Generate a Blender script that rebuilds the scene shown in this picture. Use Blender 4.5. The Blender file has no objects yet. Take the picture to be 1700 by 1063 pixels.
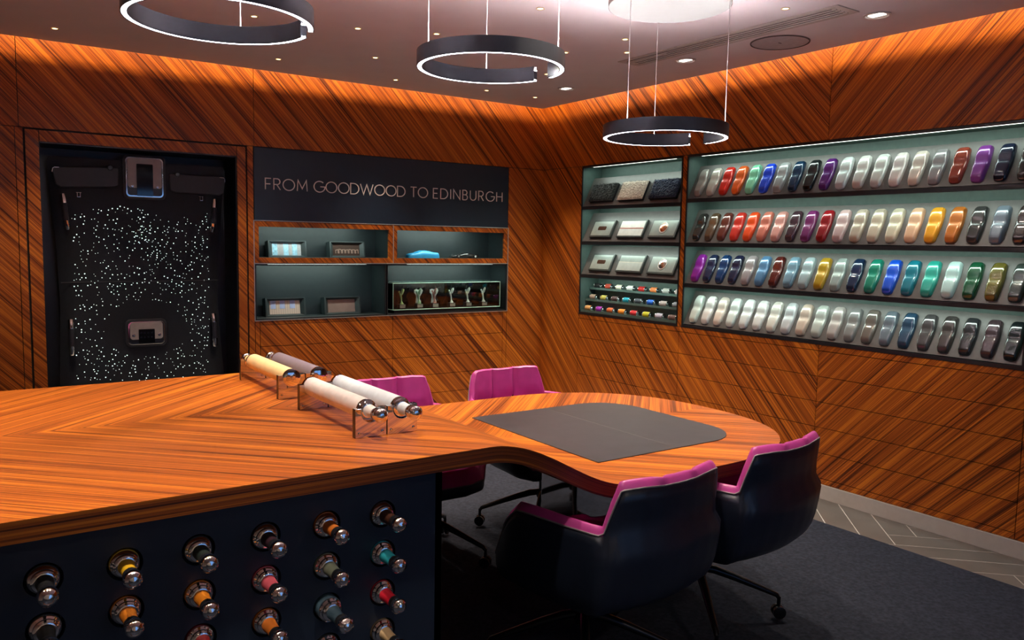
import bpy, bmesh, math, random
from math import sin, cos, pi, radians, sqrt
from mathutils import Vector, Matrix
random.seed(7)
S = bpy.context.scene
COL = S.collection

# ------------------------------------------------------------------ camera
cam_d = bpy.data.cameras.new('camera'); cam = bpy.data.objects.new('camera', cam_d); COL.objects.link(cam)
F_PX = 1328.6
YAW, PITCH, ROLL = radians(34.856), radians(5.478), radians(-1.022)
fw = Vector((sin(YAW)*cos(PITCH), cos(YAW)*cos(PITCH), -sin(PITCH)))
rt0 = Vector((cos(YAW), -sin(YAW), 0)); dn0 = fw.cross(rt0)
rt = cos(ROLL)*rt0 + sin(ROLL)*dn0; dn = -sin(ROLL)*rt0 + cos(ROLL)*dn0
m = Matrix.Identity(4)
for i in range(3):
    m[i][0] = rt[i]; m[i][1] = -dn[i]; m[i][2] = -fw[i]
m.translation = (-4.2164, -5.6128, 1.4939)
cam.matrix_world = m
cam_d.sensor_fit = 'HORIZONTAL'; cam_d.sensor_width = 36; cam_d.lens = 36*F_PX/1700
cam_d.clip_start = 0.02
S.camera = cam

# ------------------------------------------------------------------ world, exposure
W = bpy.data.worlds.new('dusk_sky'); S.world = W; W.use_nodes = True
wn = W.node_tree.nodes; wb = wn.get('Background') or wn.new('ShaderNodeBackground')
wb.inputs[0].default_value = (0.22, 0.45, 1.0, 1); wb.inputs[1].default_value = 0.8
vs = S.view_settings
vs.view_transform = 'Standard'; vs.look = 'None'; vs.exposure = 0.12; vs.gamma = 1.0; vs.use_curve_mapping = False

# light levels (watts)
P_SPOT, P_DOWN, P_COVE, RING_E, RING_UP, RING_UP_LOW = 84.0, 50.0, 19.0, 17.0, 800.0, 270.0
P_SHELF, P_NICHE = 2.4, 1.5
WARM = (1.0, 0.80, 0.58)
def area_light(name, loc, direction, sx, sy, power, color, parent=None):
    d = bpy.data.lights.new(name, 'AREA'); d.shape = 'RECTANGLE'; d.size = sx; d.size_y = sy
    d.energy = power; d.color = color
    o = bpy.data.objects.new(name, d); COL.objects.link(o)
    z = -Vector(direction).normalized()
    x = Vector((0, 1, 0)) if abs(z.y) < .9 and sx >= sy and abs(direction[1]) < .5 and LONG == 'y' else Vector((1, 0, 0))
    y = z.cross(x).normalized(); x = y.cross(z)
    mm = Matrix((x, y, z)).transposed().to_4x4(); mm.translation = loc
    o.matrix_world = mm
    if parent: o.parent = parent
    return o
# cove strips hidden above the ceiling edge
LONG = 'x'
area_light('cove_light', (-3.0, -0.215, 2.775), (0, .62, -.78), 5.8, .05, P_COVE*1.15, (1, .70, .40))
LONG = 'y'
area_light('cove_light', (-0.215, -3.2, 2.775), (.62, 0, -.78), 6.0, .05, P_COVE*1.15, (1, .70, .40))

# ------------------------------------------------------------------ mesh helpers
class G:
    def __init__(s): s.v = []; s.f = []; s.m = []; s.uv = {}
    def add(s, vs_, fs, mi=0):
        b = len(s.v); s.v += [tuple(p) for p in vs_]
        for f in fs: s.f.append(tuple(b+i for i in f)); s.m.append(mi)
        return s
    def box(s, x0, x1, y0, y1, z0, z1, mi=0):
        vs_ = [(x, y, z) for x in (x0, x1) for y in (y0, y1) for z in (z0, z1)]
        return s.add(vs_, [(0,1,3,2),(4,6,7,5),(0,4,5,1),(2,3,7,6),(0,2,6,4),(1,5,7,3)], mi)
    def cbox(s, c, sx, sy, sz, M=None, mi=0):
        vs_ = [Vector((x, y, z)) for x in (-sx/2, sx/2) for y in (-sy/2, sy/2) for z in (-sz/2, sz/2)]
        vs_ = [(M @ p if M else p) + Vector(c) for p in vs_]
        return s.add(vs_, [(0,1,3,2),(4,6,7,5),(0,4,5,1),(2,3,7,6),(0,2,6,4),(1,5,7,3)], mi)
    def lathe(s, prof, n=24, M=None, mi=0, cap=True):
        vs_ = []
        for (r, z) in prof:
            for k in range(n):
                a = 2*pi*k/n; vs_.append(Vector((r*cos(a), r*sin(a), z)))
        if M: vs_ = [M @ p for p in vs_]
        fs = []
        for i in range(len(prof)-1):
            for k in range(n):
                k2 = (k+1) % n; fs.append((i*n+k, i*n+k2, (i+1)*n+k2, (i+1)*n+k))
        if cap:
            fs.append(tuple(reversed(range(n)))); fs.append(tuple((len(prof)-1)*n+k for k in range(n)))
        return s.add(vs_, fs, mi)
    def tube(s, pts, r, n=8, mi=0, flat=1.0):
        pts = [Vector(p) for p in pts]; rr = r if isinstance(r, (list, tuple)) else [r]*len(pts)
        vs_ = []; up = Vector((0, 0, 1)); prev = None
        for i, p in enumerate(pts):
            t = (pts[min(i+1, len(pts)-1)] - pts[max(i-1, 0)]).normalized()
            a = t.cross(up)
            if a.length < .05: a = t.cross(Vector((0, 1, 0)))
            a.normalize()
            if prev is not None and a.dot(prev) < 0: a = -a
            prev = a
            b = a.cross(t).normalized()
            for k in range(n):
                q = 2*pi*k/n; vs_.append(p + rr[i]*(cos(q)*a + flat*sin(q)*b))
        fs = [(i*n+k, i*n+(k+1) % n, (i+1)*n+(k+1) % n, (i+1)*n+k) for i in range(len(pts)-1) for k in range(n)]
        fs += [tuple(reversed(range(n))), tuple((len(pts)-1)*n+k for k in range(n))]
        return s.add(vs_, fs, mi)
    def grid(s, fn, nu, nv, closed_u=False, mi=0):
        vs_ = [fn(i/(nu if closed_u else nu-1), j/(nv-1)) for i in range(nu) for j in range(nv)]
        fs = []
        for i in range(nu if closed_u else nu-1):
            i2 = (i+1) % nu
            for j in range(nv-1): fs.append((i*nv+j, i2*nv+j, i2*nv+j+1, i*nv+j+1))
        return s.add(vs_, fs, mi)
    def prism(s, poly, a0, a1, mapf, mi=0):
        n = len(poly)
        vs_ = [mapf(p[0], p[1], a0) for p in poly] + [mapf(p[0], p[1], a1) for p in poly]
        fs = [tuple(reversed(range(n))), tuple(range(n, 2*n))] + [(i, (i+1) % n, n+(i+1) % n, n+i) for i in range(n)]
        return s.add(vs_, fs, mi)
    def ball(s, c, r, n=16, mi=0, sc=(1, 1, 1)):
        c = Vector(c); k = n//2
        prof = [(r*sin(pi*max(.02, min(i, k-.02))/k) if 0 < i < k else r*.02, -r*cos(pi*i/k)) for i in range(k+1)]
        return s.lathe(prof, n, Matrix.Translation(c) @ Matrix.Diagonal((*sc, 1)), mi)
    def mesh(s, name, mats, smooth=None):
        me = bpy.data.meshes.new(name); me.from_pydata(s.v, [], s.f)
        for mt in (mats if isinstance(mats, (list, tuple)) else [mats]): me.materials.append(mt)
        if any(s.m): me.polygons.foreach_set('material_index', s.m)
        bm = bmesh.new(); bm.from_mesh(me); bmesh.ops.recalc_face_normals(bm, faces=bm.faces); bm.to_mesh(me); bm.free()
        if smooth is not None:
            me.polygons.foreach_set('use_smooth', [True]*len(me.polygons)); me.set_sharp_from_angle(angle=radians(smooth))
        me.update(); return me
    def build(s, name, mats, parent=None, smooth=None, bevel=0, bseg=2):
        o = bpy.data.objects.new(name, s.mesh(name, mats, smooth)); COL.objects.link(o)
        if parent: o.parent = parent
        if bevel:
            b = o.modifiers.new('bevel', 'BEVEL'); b.width = bevel; b.segments = bseg; b.limit_method = 'ANGLE'; b.angle_limit = radians(40)
        return o
def tag(o, label=None, cat=None, group=None, kind=None):
    if label: o['label'] = label
    if cat: o['category'] = cat
    if group: o['group'] = group
    if kind: o['kind'] = kind
    return o
def empty(name, loc, label, cat, group=None, rz=0):
    o = bpy.data.objects.new(name, None); COL.objects.link(o); o.location = loc; o.rotation_euler = (0, 0, rz); o.empty_display_size = .05
    return tag(o, label, cat, group)
def copy_tree(o, parent=None):
    c = o.copy(); COL.objects.link(c); c.parent = parent
    for ch in o.children: copy_tree(ch, c)
    return c
def rot_to(d):
    return Vector(d).to_track_quat('Z', 'Y').to_matrix().to_4x4()
def at(loc, d): return Matrix.Translation(loc) @ rot_to(d)
ORD = ['first','second','third','fourth','fifth','sixth','seventh','eighth','ninth','tenth','eleventh','twelfth','thirteenth','fourteenth','fifteenth','sixteenth','seventeenth','eighteenth','nineteenth','twentieth']

# ------------------------------------------------------------------ materials
def nt(name):
    mt = bpy.data.materials.new(name); mt.use_nodes = True
    n = mt.node_tree.nodes; l = mt.node_tree.links
    return mt, n, l, n['Principled BSDF']
def mat(name, col, rough=.5, metal=0, coat=0, emit=None, es=0, var=.08, scale=30, spec=.5, bump=0, sheen=0, cr=.05):
    mt, n, l, p = nt(name)
    p.inputs['Roughness'].default_value = rough; p.inputs['Metallic'].default_value = metal
    p.inputs['Coat Weight'].default_value = coat; p.inputs['Coat Roughness'].default_value = cr
    p.inputs['Specular IOR Level'].default_value = spec; p.inputs['Sheen Weight'].default_value = sheen
    tc = n.new('ShaderNodeTexCoord'); nz = n.new('ShaderNodeTexNoise'); nz.inputs['Scale'].default_value = scale; nz.inputs['Detail'].default_value = 3
    l.new(tc.outputs['Object'], nz.inputs['Vector'])
    cr_ = n.new('ShaderNodeValToRGB'); e = cr_.color_ramp.elements
    e[0].color = (*[c*(1-var) for c in col], 1); e[1].color = (*[min(1, c*(1+var)) for c in col], 1); e[0].position = .3; e[1].position = .7
    l.new(nz.outputs['Fac'], cr_.inputs['Fac']); l.new(cr_.outputs['Color'], p.inputs['Base Color'])
    if bump:
        b = n.new('ShaderNodeBump'); b.inputs['Strength'].default_value = bump; b.inputs['Distance'].default_value = .002
        l.new(nz.outputs['Fac'], b.inputs['Height']); l.new(b.outputs['Normal'], p.inputs['Normal'])
    if emit: p.inputs['Emission Color'].default_value = (*emit, 1); p.inputs['Emission Strength'].default_value = es
    return mt
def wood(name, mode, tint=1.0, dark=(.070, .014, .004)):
    """striped straight-grain veneer; mode picks the across-grain coordinate"""
    mt, n, l, p = nt(name)
    if mode == 'uv':
        tc = n.new('ShaderNodeUVMap'); src = tc.outputs['UV']
    else:
        tc = n.new('ShaderNodeNewGeometry'); src = tc.outputs['Position']
    def dot(a):
        d = n.new('ShaderNodeVectorMath'); d.operation = 'DOT_PRODUCT'; l.new(src, d.inputs[0]); d.inputs[1].default_value = a; return d.outputs['Value']
    def math_(op, a, b=None):
        d = n.new('ShaderNodeMath'); d.operation = op
        for i, q in enumerate((a, b)):
            if q is None: continue
            if isinstance(q, (int, float)): d.inputs[i].default_value = q
            else: l.new(q, d.inputs[i])
        return d.outputs[0]
    c, s_ = cos(radians(47)), sin(radians(47))
    if mode == 'back': u, v = dot((s_, 0, c)), dot((c, 0, -s_))
    elif mode == 'right_a': u, v = dot((0, -s_, c)), dot((0, -c, -s_))
    elif mode == 'right_b': u, v = dot((0, s_, c)), dot((0, -c, s_))
    elif mode == 'chevron':
        x = dot((.7071, 0, 0)); ay = math_('MULTIPLY', math_('ABSOLUTE', math_('ADD', dot((0, 1, 0)), 3.085)), .7071)
        u, v = math_('SUBTRACT', x, ay), math_('ADD', x, ay)
    elif mode == 'along_x': u, v = dot((.12, 1, 0)), dot((1, 0, 0))
    else: u, v = dot((0, 1, 0)), dot((1, 0, 0))
    def layer(fu, fv, det, w):
        cb = n.new('ShaderNodeCombineXYZ'); l.new(math_('MULTIPLY', u, fu), cb.inputs[0]); l.new(math_('MULTIPLY', v, fv), cb.inputs[1]); cb.inputs[2].default_value = w
        nz = n.new('ShaderNodeTexNoise'); nz.inputs['Scale'].default_value = 1; nz.inputs['Detail'].default_value = det; nz.inputs['Roughness'].default_value = .55
        l.new(cb.outputs[0], nz.inputs['Vector']); return nz.outputs['Fac']
    a = layer(22, .4, 1, 0); b = layer(85, .7, 2, 5.3); d = layer(250, 1.2, 1, 9.1)
    tot = math_('ADD', math_('ADD', math_('MULTIPLY', a, .24), math_('MULTIPLY', b, .40)), math_('MULTIPLY', d, .36))
    r = n.new('ShaderNodeValToRGB'); r.color_ramp.interpolation = 'EASE'
    e = r.color_ramp.elements
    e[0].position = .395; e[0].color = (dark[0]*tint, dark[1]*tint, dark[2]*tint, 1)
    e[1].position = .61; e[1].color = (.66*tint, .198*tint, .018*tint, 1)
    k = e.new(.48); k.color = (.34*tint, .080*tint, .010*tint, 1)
    l.new(tot, r.inputs['Fac']); l.new(r.outputs['Color'], p.inputs['Base Color'])
    p.inputs['Roughness'].default_value = .42; p.inputs['Specular IOR Level'].default_value = .3
    bp = n.new('ShaderNodeBump'); bp.inputs['Strength'].default_value = .15; bp.inputs['Distance'].default_value = .001
    l.new(d, bp.inputs['Height']); l.new(bp.outputs['Normal'], p.inputs['Normal'])
    return mt
def emis(name, col, st):
    mt, n, l, p = nt(name); p.inputs['Base Color'].default_value = (.8, .8, .8, 1); p.inputs['Emission Color'].default_value = (*col, 1); p.inputs['Emission Strength'].default_value = st
    return mt
M_WB, M_WRA, M_WRB, M_TOP = wood('veneer_back', 'back'), wood('veneer_right', 'right_a'), wood('veneer_right_mirrored', 'right_b'), wood('veneer_counter', 'chevron', 1.03, (.115, .026, .005))
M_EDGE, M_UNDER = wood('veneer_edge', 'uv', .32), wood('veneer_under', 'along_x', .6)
M_CORE = mat('wall_core', (.012, .008, .006), .8)
M_CEIL = mat('ceiling_paint', (.78, .72, .74), .8, var=.02, scale=6)
M_PLAST = mat('plaster', (.46, .42, .41), .8, var=.03, scale=4)
M_NAVY = mat('navy_lacquer', (.009, .016, .034), .38, var=.06)
M_SIGN = mat('sign_navy', (.006, .018, .040), .42, var=.05)
M_LETTER = mat('letter_champagne', (.96, .88, .84), .45)
M_CHROME = mat('chrome', (.82, .82, .84), .06, 1, var=.02)
M_STEEL = mat('brushed_steel', (.62, .62, .64), .22, 1)
M_TRIM = mat('silver_trim', (.80, .78, .76), .3, .8)
M_BLACK = mat('black_satin', (.008, .008, .011), .35)
M_BLACKM = mat('black_metal', (.012, .012, .015), .28, .6)
M_RINGB = mat('ring_anthracite', (.035, .04, .052), .4, .5)
M_RINGL = emis('ring_light', (.86, .86, 1.0), RING_E)
M_RINGU = emis('ring_uplight', (1.0, .92, .93), RING_UP)
M_RINGU3 = emis('ring_uplight_dimmed', (1.0, .92, .93), RING_UP_LOW)
M_CANOPY = mat('canopy_white', (.31, .32, .31), .6, var=.01)
M_BRONZE = mat('canopy_side', (.30, .22, .18), .4, .6)
M_CABLE = mat('cable', (.75, .72, .72), .4, .3)
M_CARPET = mat('carpet_blue', (.019, .022, .034), .95, var=.35, scale=60, spec=.1, bump=.6)
M_TILE = mat('floor_tile', (.105, .096, .092), .35, var=.15, scale=5)
M_GROUT = mat('grout', (.46, .43, .41), .8)
M_BASE = mat('baseboard_grey', (.50, .47, .45), .45, var=.04)
M_CARC = mat('carcass_green_grey', (.085, .135, .118), .5)
M_TRAY = mat('tray_grey', (.105, .098, .094), .42, .1)
M_SHELF = mat('shelf_black', (.010, .012, .016), .4)
M_LED = emis('led_bar', (.92, 1.0, .88), 2.5)
M_MAG = mat('leather_magenta', (.44, .050, .27), .38, var=.10, scale=14, bump=.12, coat=.1)
M_MAGD = mat('leather_piping', (.22, .02, .13), .4)
M_SHELL = mat('leather_navy', (.009, .014, .030), .38, var=.1, scale=60, bump=.05)
M_MAT = mat('leather_taupe', (.046, .042, .049), .42, var=.10, scale=18, bump=.06)
M_SPOTL = emis('spot_lens', (1, .72, .32), 7.0)
M_SPOTR = mat('spot_trim', (.75, .62, .42), .35, .5)
M_DOWNL = emis('downlight_lens', (1, .93, .82), 3.0)
M_WHITE = mat('white_paint', (.78, .74, .72), .5)
M_GRILLE = mat('grille_beige', (.55, .50, .47), .5)
M_SLOT = mat('grille_slot', (.10, .085, .08), .8)
M_SPK = mat('speaker_cloth', (.50, .47, .48), .9)
M_GLASSBLK = mat('black_glass', (.006, .007, .010), .06, coat=1)

# ------------------------------------------------------------------ the room
ZC = 2.626          # underside of the ceiling panel
g = G().box(-6.3, .4, -7.7, .45, -.12, -.0007)
floor = tag(g.build('floor', M_GROUT), 'pale grout bed of the herringbone tiled floor', None, None, 'structure')
# herringbone tiles, only in the strip the carpet leaves open
def clip(poly, ax, val, keep_less):
    out = []
    for i in range(len(poly)):
        a, b = poly[i], poly[(i+1) % len(poly)]
        ia, ib = (a[ax] <= val) == keep_less, (b[ax] <= val) == keep_less
        if ia: out.append(a)
        if ia != ib:
            t = (val-a[ax])/(b[ax]-a[ax]); out.append((a[0]+t*(b[0]-a[0]), a[1]+t*(b[1]-a[1])))
    return out
TW, TL, GR = .145, .87, .005
r2 = sqrt(.5)
def tile_poly(u0, v0, u1, v1):
    return [((u-v)*r2, (u+v)*r2) for u, v in ((u0+GR/2, v0+GR/2), (u1-GR/2, v0+GR/2), (u1-GR/2, v1-GR/2), (u0+GR/2, v1-GR/2))]
K = int(TL/TW)
for i in range(-60, 60):
    for j in range(-14, 14):
        # classic herringbone lattice in the rotated frame
        bu, bv = i*TW + j*TL*1.0 - j*TL + j*(TL+0)*0, 0
        bu = i*TW + j*2*TL*.5; bv = i*TW - j*2*TL*.5
        for q in (tile_poly(bu, bv, bu+TL, bv+TW), tile_poly(bu, bv+TW, bu+TW, bv+TW+TL)):
            q = [(y-.237, x-3.395) for x, y in q]
            if max(x for x, y in q) < -.44 or min(x for x, y in q) > 0 or max(y for x, y in q) < -4.7 or min(y for x, y in q) > -1.2: continue
            q = clip(clip(clip(clip(q, 0, -.42, False), 0, -.006, True), 1, -4.7, False), 1, -1.2, True)
            if len(q) < 3: continue
            G().prism(q, -.0006, random.uniform(-.0001, .0001), lambda a, b, c: (a, b, c)).build('tile', M_TILE, floor)
# carpet
g = G().box(-6.2, -.385, -7.5, -.35, .0002, .010)
tag(g.build('carpet', M_CARPET, bevel=.004), 'dark blue fitted carpet under the table and chairs', 'carpet')

# wall cores
g = G()
g.box(-6.3, -3.775, .014, .40, 0, 2.8).box(-3.775, -2.613, .014, .40, 2.05, 2.8).box(-2.613, -2.5, .014, .40, 0, 2.8)
g.box(-2.5, -.366, .014, .40, 1.62, 2.8).box(-2.5, -.366, .014, .40, 0, .92).box(-.366, .4, .014, .40, 0, 2.8)
g.box(-3.775, -2.613, .34, .40, 0, 2.05).box(-2.5, -.366, .34, .40, .92, 1.62)
wall_back = tag(g.build('wall_back', M_CORE), 'dark core of the veneered back wall', None, None, 'structure')
g = G()
g.box(.014, .40, -.52, .014, 0, 2.8).box(.014, .40, -7.7, -3.888, 0, 2.8).box(.014, .40, -3.888, -.52, 2.125, 2.8)
g.box(.014, .40, -3.888, -.52, 0, .925).box(.014, .40, -1.662, -1.622, .925, 2.125).box(.30, .40, -3.888, -.52, .925, 2.125)
wall_right = tag(g.build('wall_right', M_CORE), 'dark core of the veneered right wall', None, None, 'structure')
tag(G().box(-6.4, -6.3, -7.7, .4, 0, 2.8).build('wall_left', M_PLAST), 'plain dim plaster wall at the left', None, None, 'structure')
# front wall behind the camera with a shop window
g = G().box(-6.3, -3.4, -7.8, -7.7, 0, 2.8).box(-.7, .4, -7.8, -7.7, 0, 2.8).box(-3.4, -.7, -7.8, -7.7, 2.25, 2.8).box(-3.4, -.7, -7.8, -7.7, 0, .5)
tag(g.build('wall_front', M_PLAST), 'plain dim plaster wall behind the viewer', None, None, 'structure')
def glass(name, tint=(.96, 1, .98), refl=.12):
    mt, n, l, p = nt(name); n.remove(p)
    t = n.new('ShaderNodeBsdfTransparent'); t.inputs[0].default_value = (*tint, 1)
    gl = n.new('ShaderNodeBsdfGlossy'); gl.inputs['Roughness'].default_value = .02
    fr = n.new('ShaderNodeFresnel'); fr.inputs[0].default_value = 1.5
    mx = n.new('ShaderNodeMixShader'); l.new(fr.outputs[0], mx.inputs[0]); l.new(t.outputs[0], mx.inputs[1]); l.new(gl.outputs[0], mx.inputs[2])
    l.new(mx.outputs[0], n['Material Output'].inputs['Surface']); return mt
M_GLASS = glass('clear_glass')
wnd = tag(G().box(-3.4, -.7, -7.76, -7.74, .5, 2.25).build('window_1', M_GLASS), 'shop window pane behind the viewer', None, None, 'structure')
g = G()
for x in (-3.4, -2.07, -.74): g.box(x, x+.04, -7.79, -7.71, .5, 2.25)
g.box(-3.4, -.7, -7.79, -7.71, .5, .54).box(-3.4, -.7, -7.79, -7.71, 2.21, 2.25)
g.build('window_frame', M_BLACKM, wnd)
# ceiling: lower panel held off the walls, upper slab closing the cove
GAP = .10
g = G().box(-6.3, -GAP, -7.7, -GAP, ZC, ZC+.02)
tag(g.build('ceiling', M_CEIL), 'pinkish white ceiling panel held off the walls', None, None, 'structure')
tag(G().box(-6.4, .4, -7.8, .4, 2.80, 2.9).build('ceiling_slab', M_PLAST), 'slab above the lit ceiling edge', None, None, 'structure')

# veneer panels
TH, GP = .013, .0038
def pan_b(x0, x1, z0, z1, m_=None, gp=GP): G().box(x0+gp/2, x1-gp/2, 0, TH, z0+gp/2, z1-gp/2).build('wood_panel', m_ or M_WB, wall_back)
def pan_r(y0, y1, z0, z1, m_): G().box(0, TH, y0+GP/2, y1-GP/2, z0+GP/2, z1-GP/2).build('wood_panel', m_, wall_right)
BB = .088
HD = 2.127
for a, b in ((-6.3, -3.877), (-3.877, -2.495), (-2.495, .013)): pan_b(a, b, HD, 2.8)
pan_b(-6.3, -3.898, BB, HD); pan_b(-3.898, -3.856, BB, HD)
pan_b(-3.848, -3.775, BB, 2.119, gp=.004); pan_b(-2.613, -2.552, BB, 2.119, gp=.004); pan_b(-3.775, -2.613, 2.05, 2.119, gp=.004)
pan_b(-2.545, -2.502, BB, HD)
pan_b(-.366, .013, BB, HD)
ROWS = [.888, .734, .581, .428, .275, .122, BB]
pan_b(-2.502, -2.468, BB, .92); pan_b(-.405, -.366, BB, .92)
for a, b in ((-2.468, -1.437), (-1.437, -.405)):
    pan_b(a, b, .888, .92)
    for k in range(6): pan_b(a, b, ROWS[k+1], ROWS[k])
pan_r(-2.756, 0, HD, 2.8, M_WRA); pan_r(-7.7, -2.756, HD, 2.8, M_WRB)
pan_r(-.52, 0, BB, HD, M_WRA); pan_r(-1.662, -1.622, .925, HD, M_WRA); pan_r(-7.7, -3.905, BB, HD, M_WRB); pan_r(-3.905, -3.888, .925, HD, M_WRB)
for a, b, mm in ((-1.642, -.52, M_WRA), (-2.77, -1.642, M_WRA), (-3.905, -2.77, M_WRB)):
    pan_r(a, b, .888, .925, mm)
    for k in range(6): pan_r(a, b, ROWS[k+1], ROWS[k], mm)
g = G().box(-.004, .016, -7.7, -.004, 0, BB-.001)
tag(g.build('baseboard_right', M_BASE, bevel=.002), 'pale grey skirting along the right wall', None, None, 'structure')
g = G().box(-6.3, -3.775, -.004, .016, 0, BB-.001).box(-2.613, -.004, -.004, .016, 0, BB-.001)
tag(g.build('baseboard_back', M_BASE), 'pale grey skirting along the back wall', None, None, 'structure')

# ------------------------------------------------------------------ counter that flows down into the table
CT = empty('counter_table', (-3.0, -3.1, 0), 'long veneered counter whose top flows down in a wave into a rounded table', 'table')
CT.location = (0, 0, 0)
YC, ZH, ZL = -3.105, .950, .740
def sm(t): t = max(0, min(1, t)); return t*t*(3-2*t)
def topz(x): return ZH + (ZL-ZH)*sm((x+3.06)/.60)
def hw(x):
    h = .757 + (.70-.757)*sm((x+3.05)/.55)
    if x > -2.05: h *= max(0, 1-((x+2.05)/.72)**2.4)**(1/2.4)
    return h
xs = [-6.0, -5.0, -4.2, -3.6, -3.2] + [-3.1+.02*i for i in range(36)]
xs += [-2.39+.034*i for i in range(10)] + [-2.05+.72*sin(pi/2*k/28) for k in range(29)]
thk = lambda x: .045*sqrt(1+((topz(x+.01)-topz(x-.01))/.02)**2)
XL = lambda x: min(x, -1.3302)
g = G()
ny = 9
g.add([(x, YC+hw(XL(x))*(2*j/(ny-1)-1), topz(x)) for x in xs for j in range(ny)], [(i*ny+j, i*ny+j+1, (i+1)*ny+j+1, (i+1)*ny+j) for i in range(len(xs)-1) for j in range(ny-1)])
g.build('top', M_TOP, CT, smooth=40)
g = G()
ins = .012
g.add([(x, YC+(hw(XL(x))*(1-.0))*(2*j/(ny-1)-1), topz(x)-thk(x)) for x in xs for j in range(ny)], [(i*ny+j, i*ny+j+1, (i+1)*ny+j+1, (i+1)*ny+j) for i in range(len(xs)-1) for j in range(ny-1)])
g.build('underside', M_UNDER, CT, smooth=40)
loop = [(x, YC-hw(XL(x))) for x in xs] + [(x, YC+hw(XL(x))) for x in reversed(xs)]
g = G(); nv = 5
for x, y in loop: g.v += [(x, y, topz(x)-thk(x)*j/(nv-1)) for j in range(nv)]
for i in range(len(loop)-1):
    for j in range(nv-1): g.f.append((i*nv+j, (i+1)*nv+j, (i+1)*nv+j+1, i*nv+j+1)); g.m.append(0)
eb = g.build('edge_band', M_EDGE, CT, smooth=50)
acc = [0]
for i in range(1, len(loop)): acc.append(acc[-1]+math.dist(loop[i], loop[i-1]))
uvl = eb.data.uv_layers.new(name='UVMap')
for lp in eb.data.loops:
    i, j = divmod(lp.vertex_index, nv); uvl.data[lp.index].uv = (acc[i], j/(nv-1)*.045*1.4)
# leather inlay
def rrect(x0, x1, y0, y1, rs, n=10):
    """rs: radii for corners (x1,y1),(x0,y1),(x0,y0),(x1,y0)"""
    out = []
    for (cx, cy, a0), r in zip(((x1, y1, 0), (x0, y1, 90), (x0, y0, 180), (x1, y0, 270)), rs):
        sx, sy = (-1 if cx == x1 else 1), (-1 if cy == y1 else 1)
        for k in range(n+1):
            a = radians(a0+90*k/n); out.append((cx+sx*r+r*cos(a), cy+sy*r+r*sin(a)))
            if r == 0: break
    return out
G().prism(rrect(-2.412, -1.62, -3.560, -2.732, (.20, .002, .002, .20)), ZL-.001, ZL+.003, lambda a, b, c: (a, b, c)).build('leather_inlay', M_MAT, CT)
G().box(-2.0215, -2.0185, -3.553, -2.739, ZL+.0029, ZL+.0033).build('inlay_seam', mat('seam_thread', (.11, .10, .097), .6), CT)
# front panel with round holes
FX0, FX1, FY = -6.0, -3.172, -3.80
HX = [-4.095+.15*i for i in range(6)]; HZ = [.800, .696, .592, .488]
HR = .036
holes = [(x, z) for r, z in enumerate(HZ) for c, x in enumerate(HX) if r < 2 or (r == 2 and c > 1) or (r == 3 and c > 3)]
g = G()
cellw, cellh = .075, .052
zt, zb = HZ[0]+cellh, HZ[3]-cellh
xl, xr = HX[0]-cellw, HX[5]+cellw
g.add([(FX0, FY, .0101), (FX1, FY, .0101), (FX1, FY, zb), (FX0, FY, zb)], [(0, 1, 2, 3)])
g.add([(FX0, FY, zt), (FX1, FY, zt), (FX1, FY, ZH-.044), (FX0, FY, ZH-.044)], [(0, 1, 2, 3)])
g.add([(FX0, FY, zb), (xl, FY, zb), (xl, FY, zt), (FX0, FY, zt)], [(0, 1, 2, 3)])
g.add([(xr, FY, zb), (FX1, FY, zb), (FX1, FY, zt), (xr, FY, zt)], [(0, 1, 2, 3)])
for r, z in enumerate(HZ):
    for c, x in enumerate(HX):
        x0, x1, z0, z1 = x-cellw, x+cellw, z-cellh, z+cellh
        if r < 3: z0 = (HZ[r]+HZ[r+1])/2
        if r > 0: z1 = (HZ[r]+HZ[r-1])/2
        if (x, z) not in holes:
            g.add([(x0, FY, z0), (x1, FY, z0), (x1, FY, z1), (x0, FY, z1)], [(0, 1, 2, 3)]); continue
        n = 32; ci = []; sq = []
        for k in range(n):
            a = 2*pi*k/n+pi/4; ci.append((x+HR*cos(a), FY, z+HR*sin(a)))
            ca, sa = cos(a), sin(a); s = 1/max(abs(ca), abs(sa))
            px, pz = ca*s, sa*s
            sq.append(((x0+x1)/2+px*(x1-x0)/2, FY, (z0+z1)/2+pz*(z1-z0)/2))
        dep = [(p[0], FY+.06, p[2]) for p in ci]
        g.add(ci+sq+dep, [(k, (k+1) % n, n+(k+1) % n, n+k) for k in range(n)] + [(k, (k+1) % n, 2*n+(k+1) % n, 2*n+k) for k in range(n)])
g.build('front_panel', M_NAVY, CT)
G().box(FX1-.02, FX1, FY, -2.40, .0101, ZH-.044).build('side_panel', M_NAVY, CT)
G().box(FX0, FX1-.02, -2.42, -2.40, .0101, ZH-.044).build('rear_panel', M_NAVY, CT)
G().box(FX0, FX1-.02, FY+.06, FY+.065, .0101, ZH-.05).build('inner_panel', M_BLACK, CT)
# mirror-polished table pedestal
PED = mat('mirror_steel', (.72, .72, .74), .05, 1, var=.02)
G().box(-2.02, -1.60, -2.98, -2.72, .0101, ZL-.046).build('pedestal', PED, CT, bevel=.004)

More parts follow.
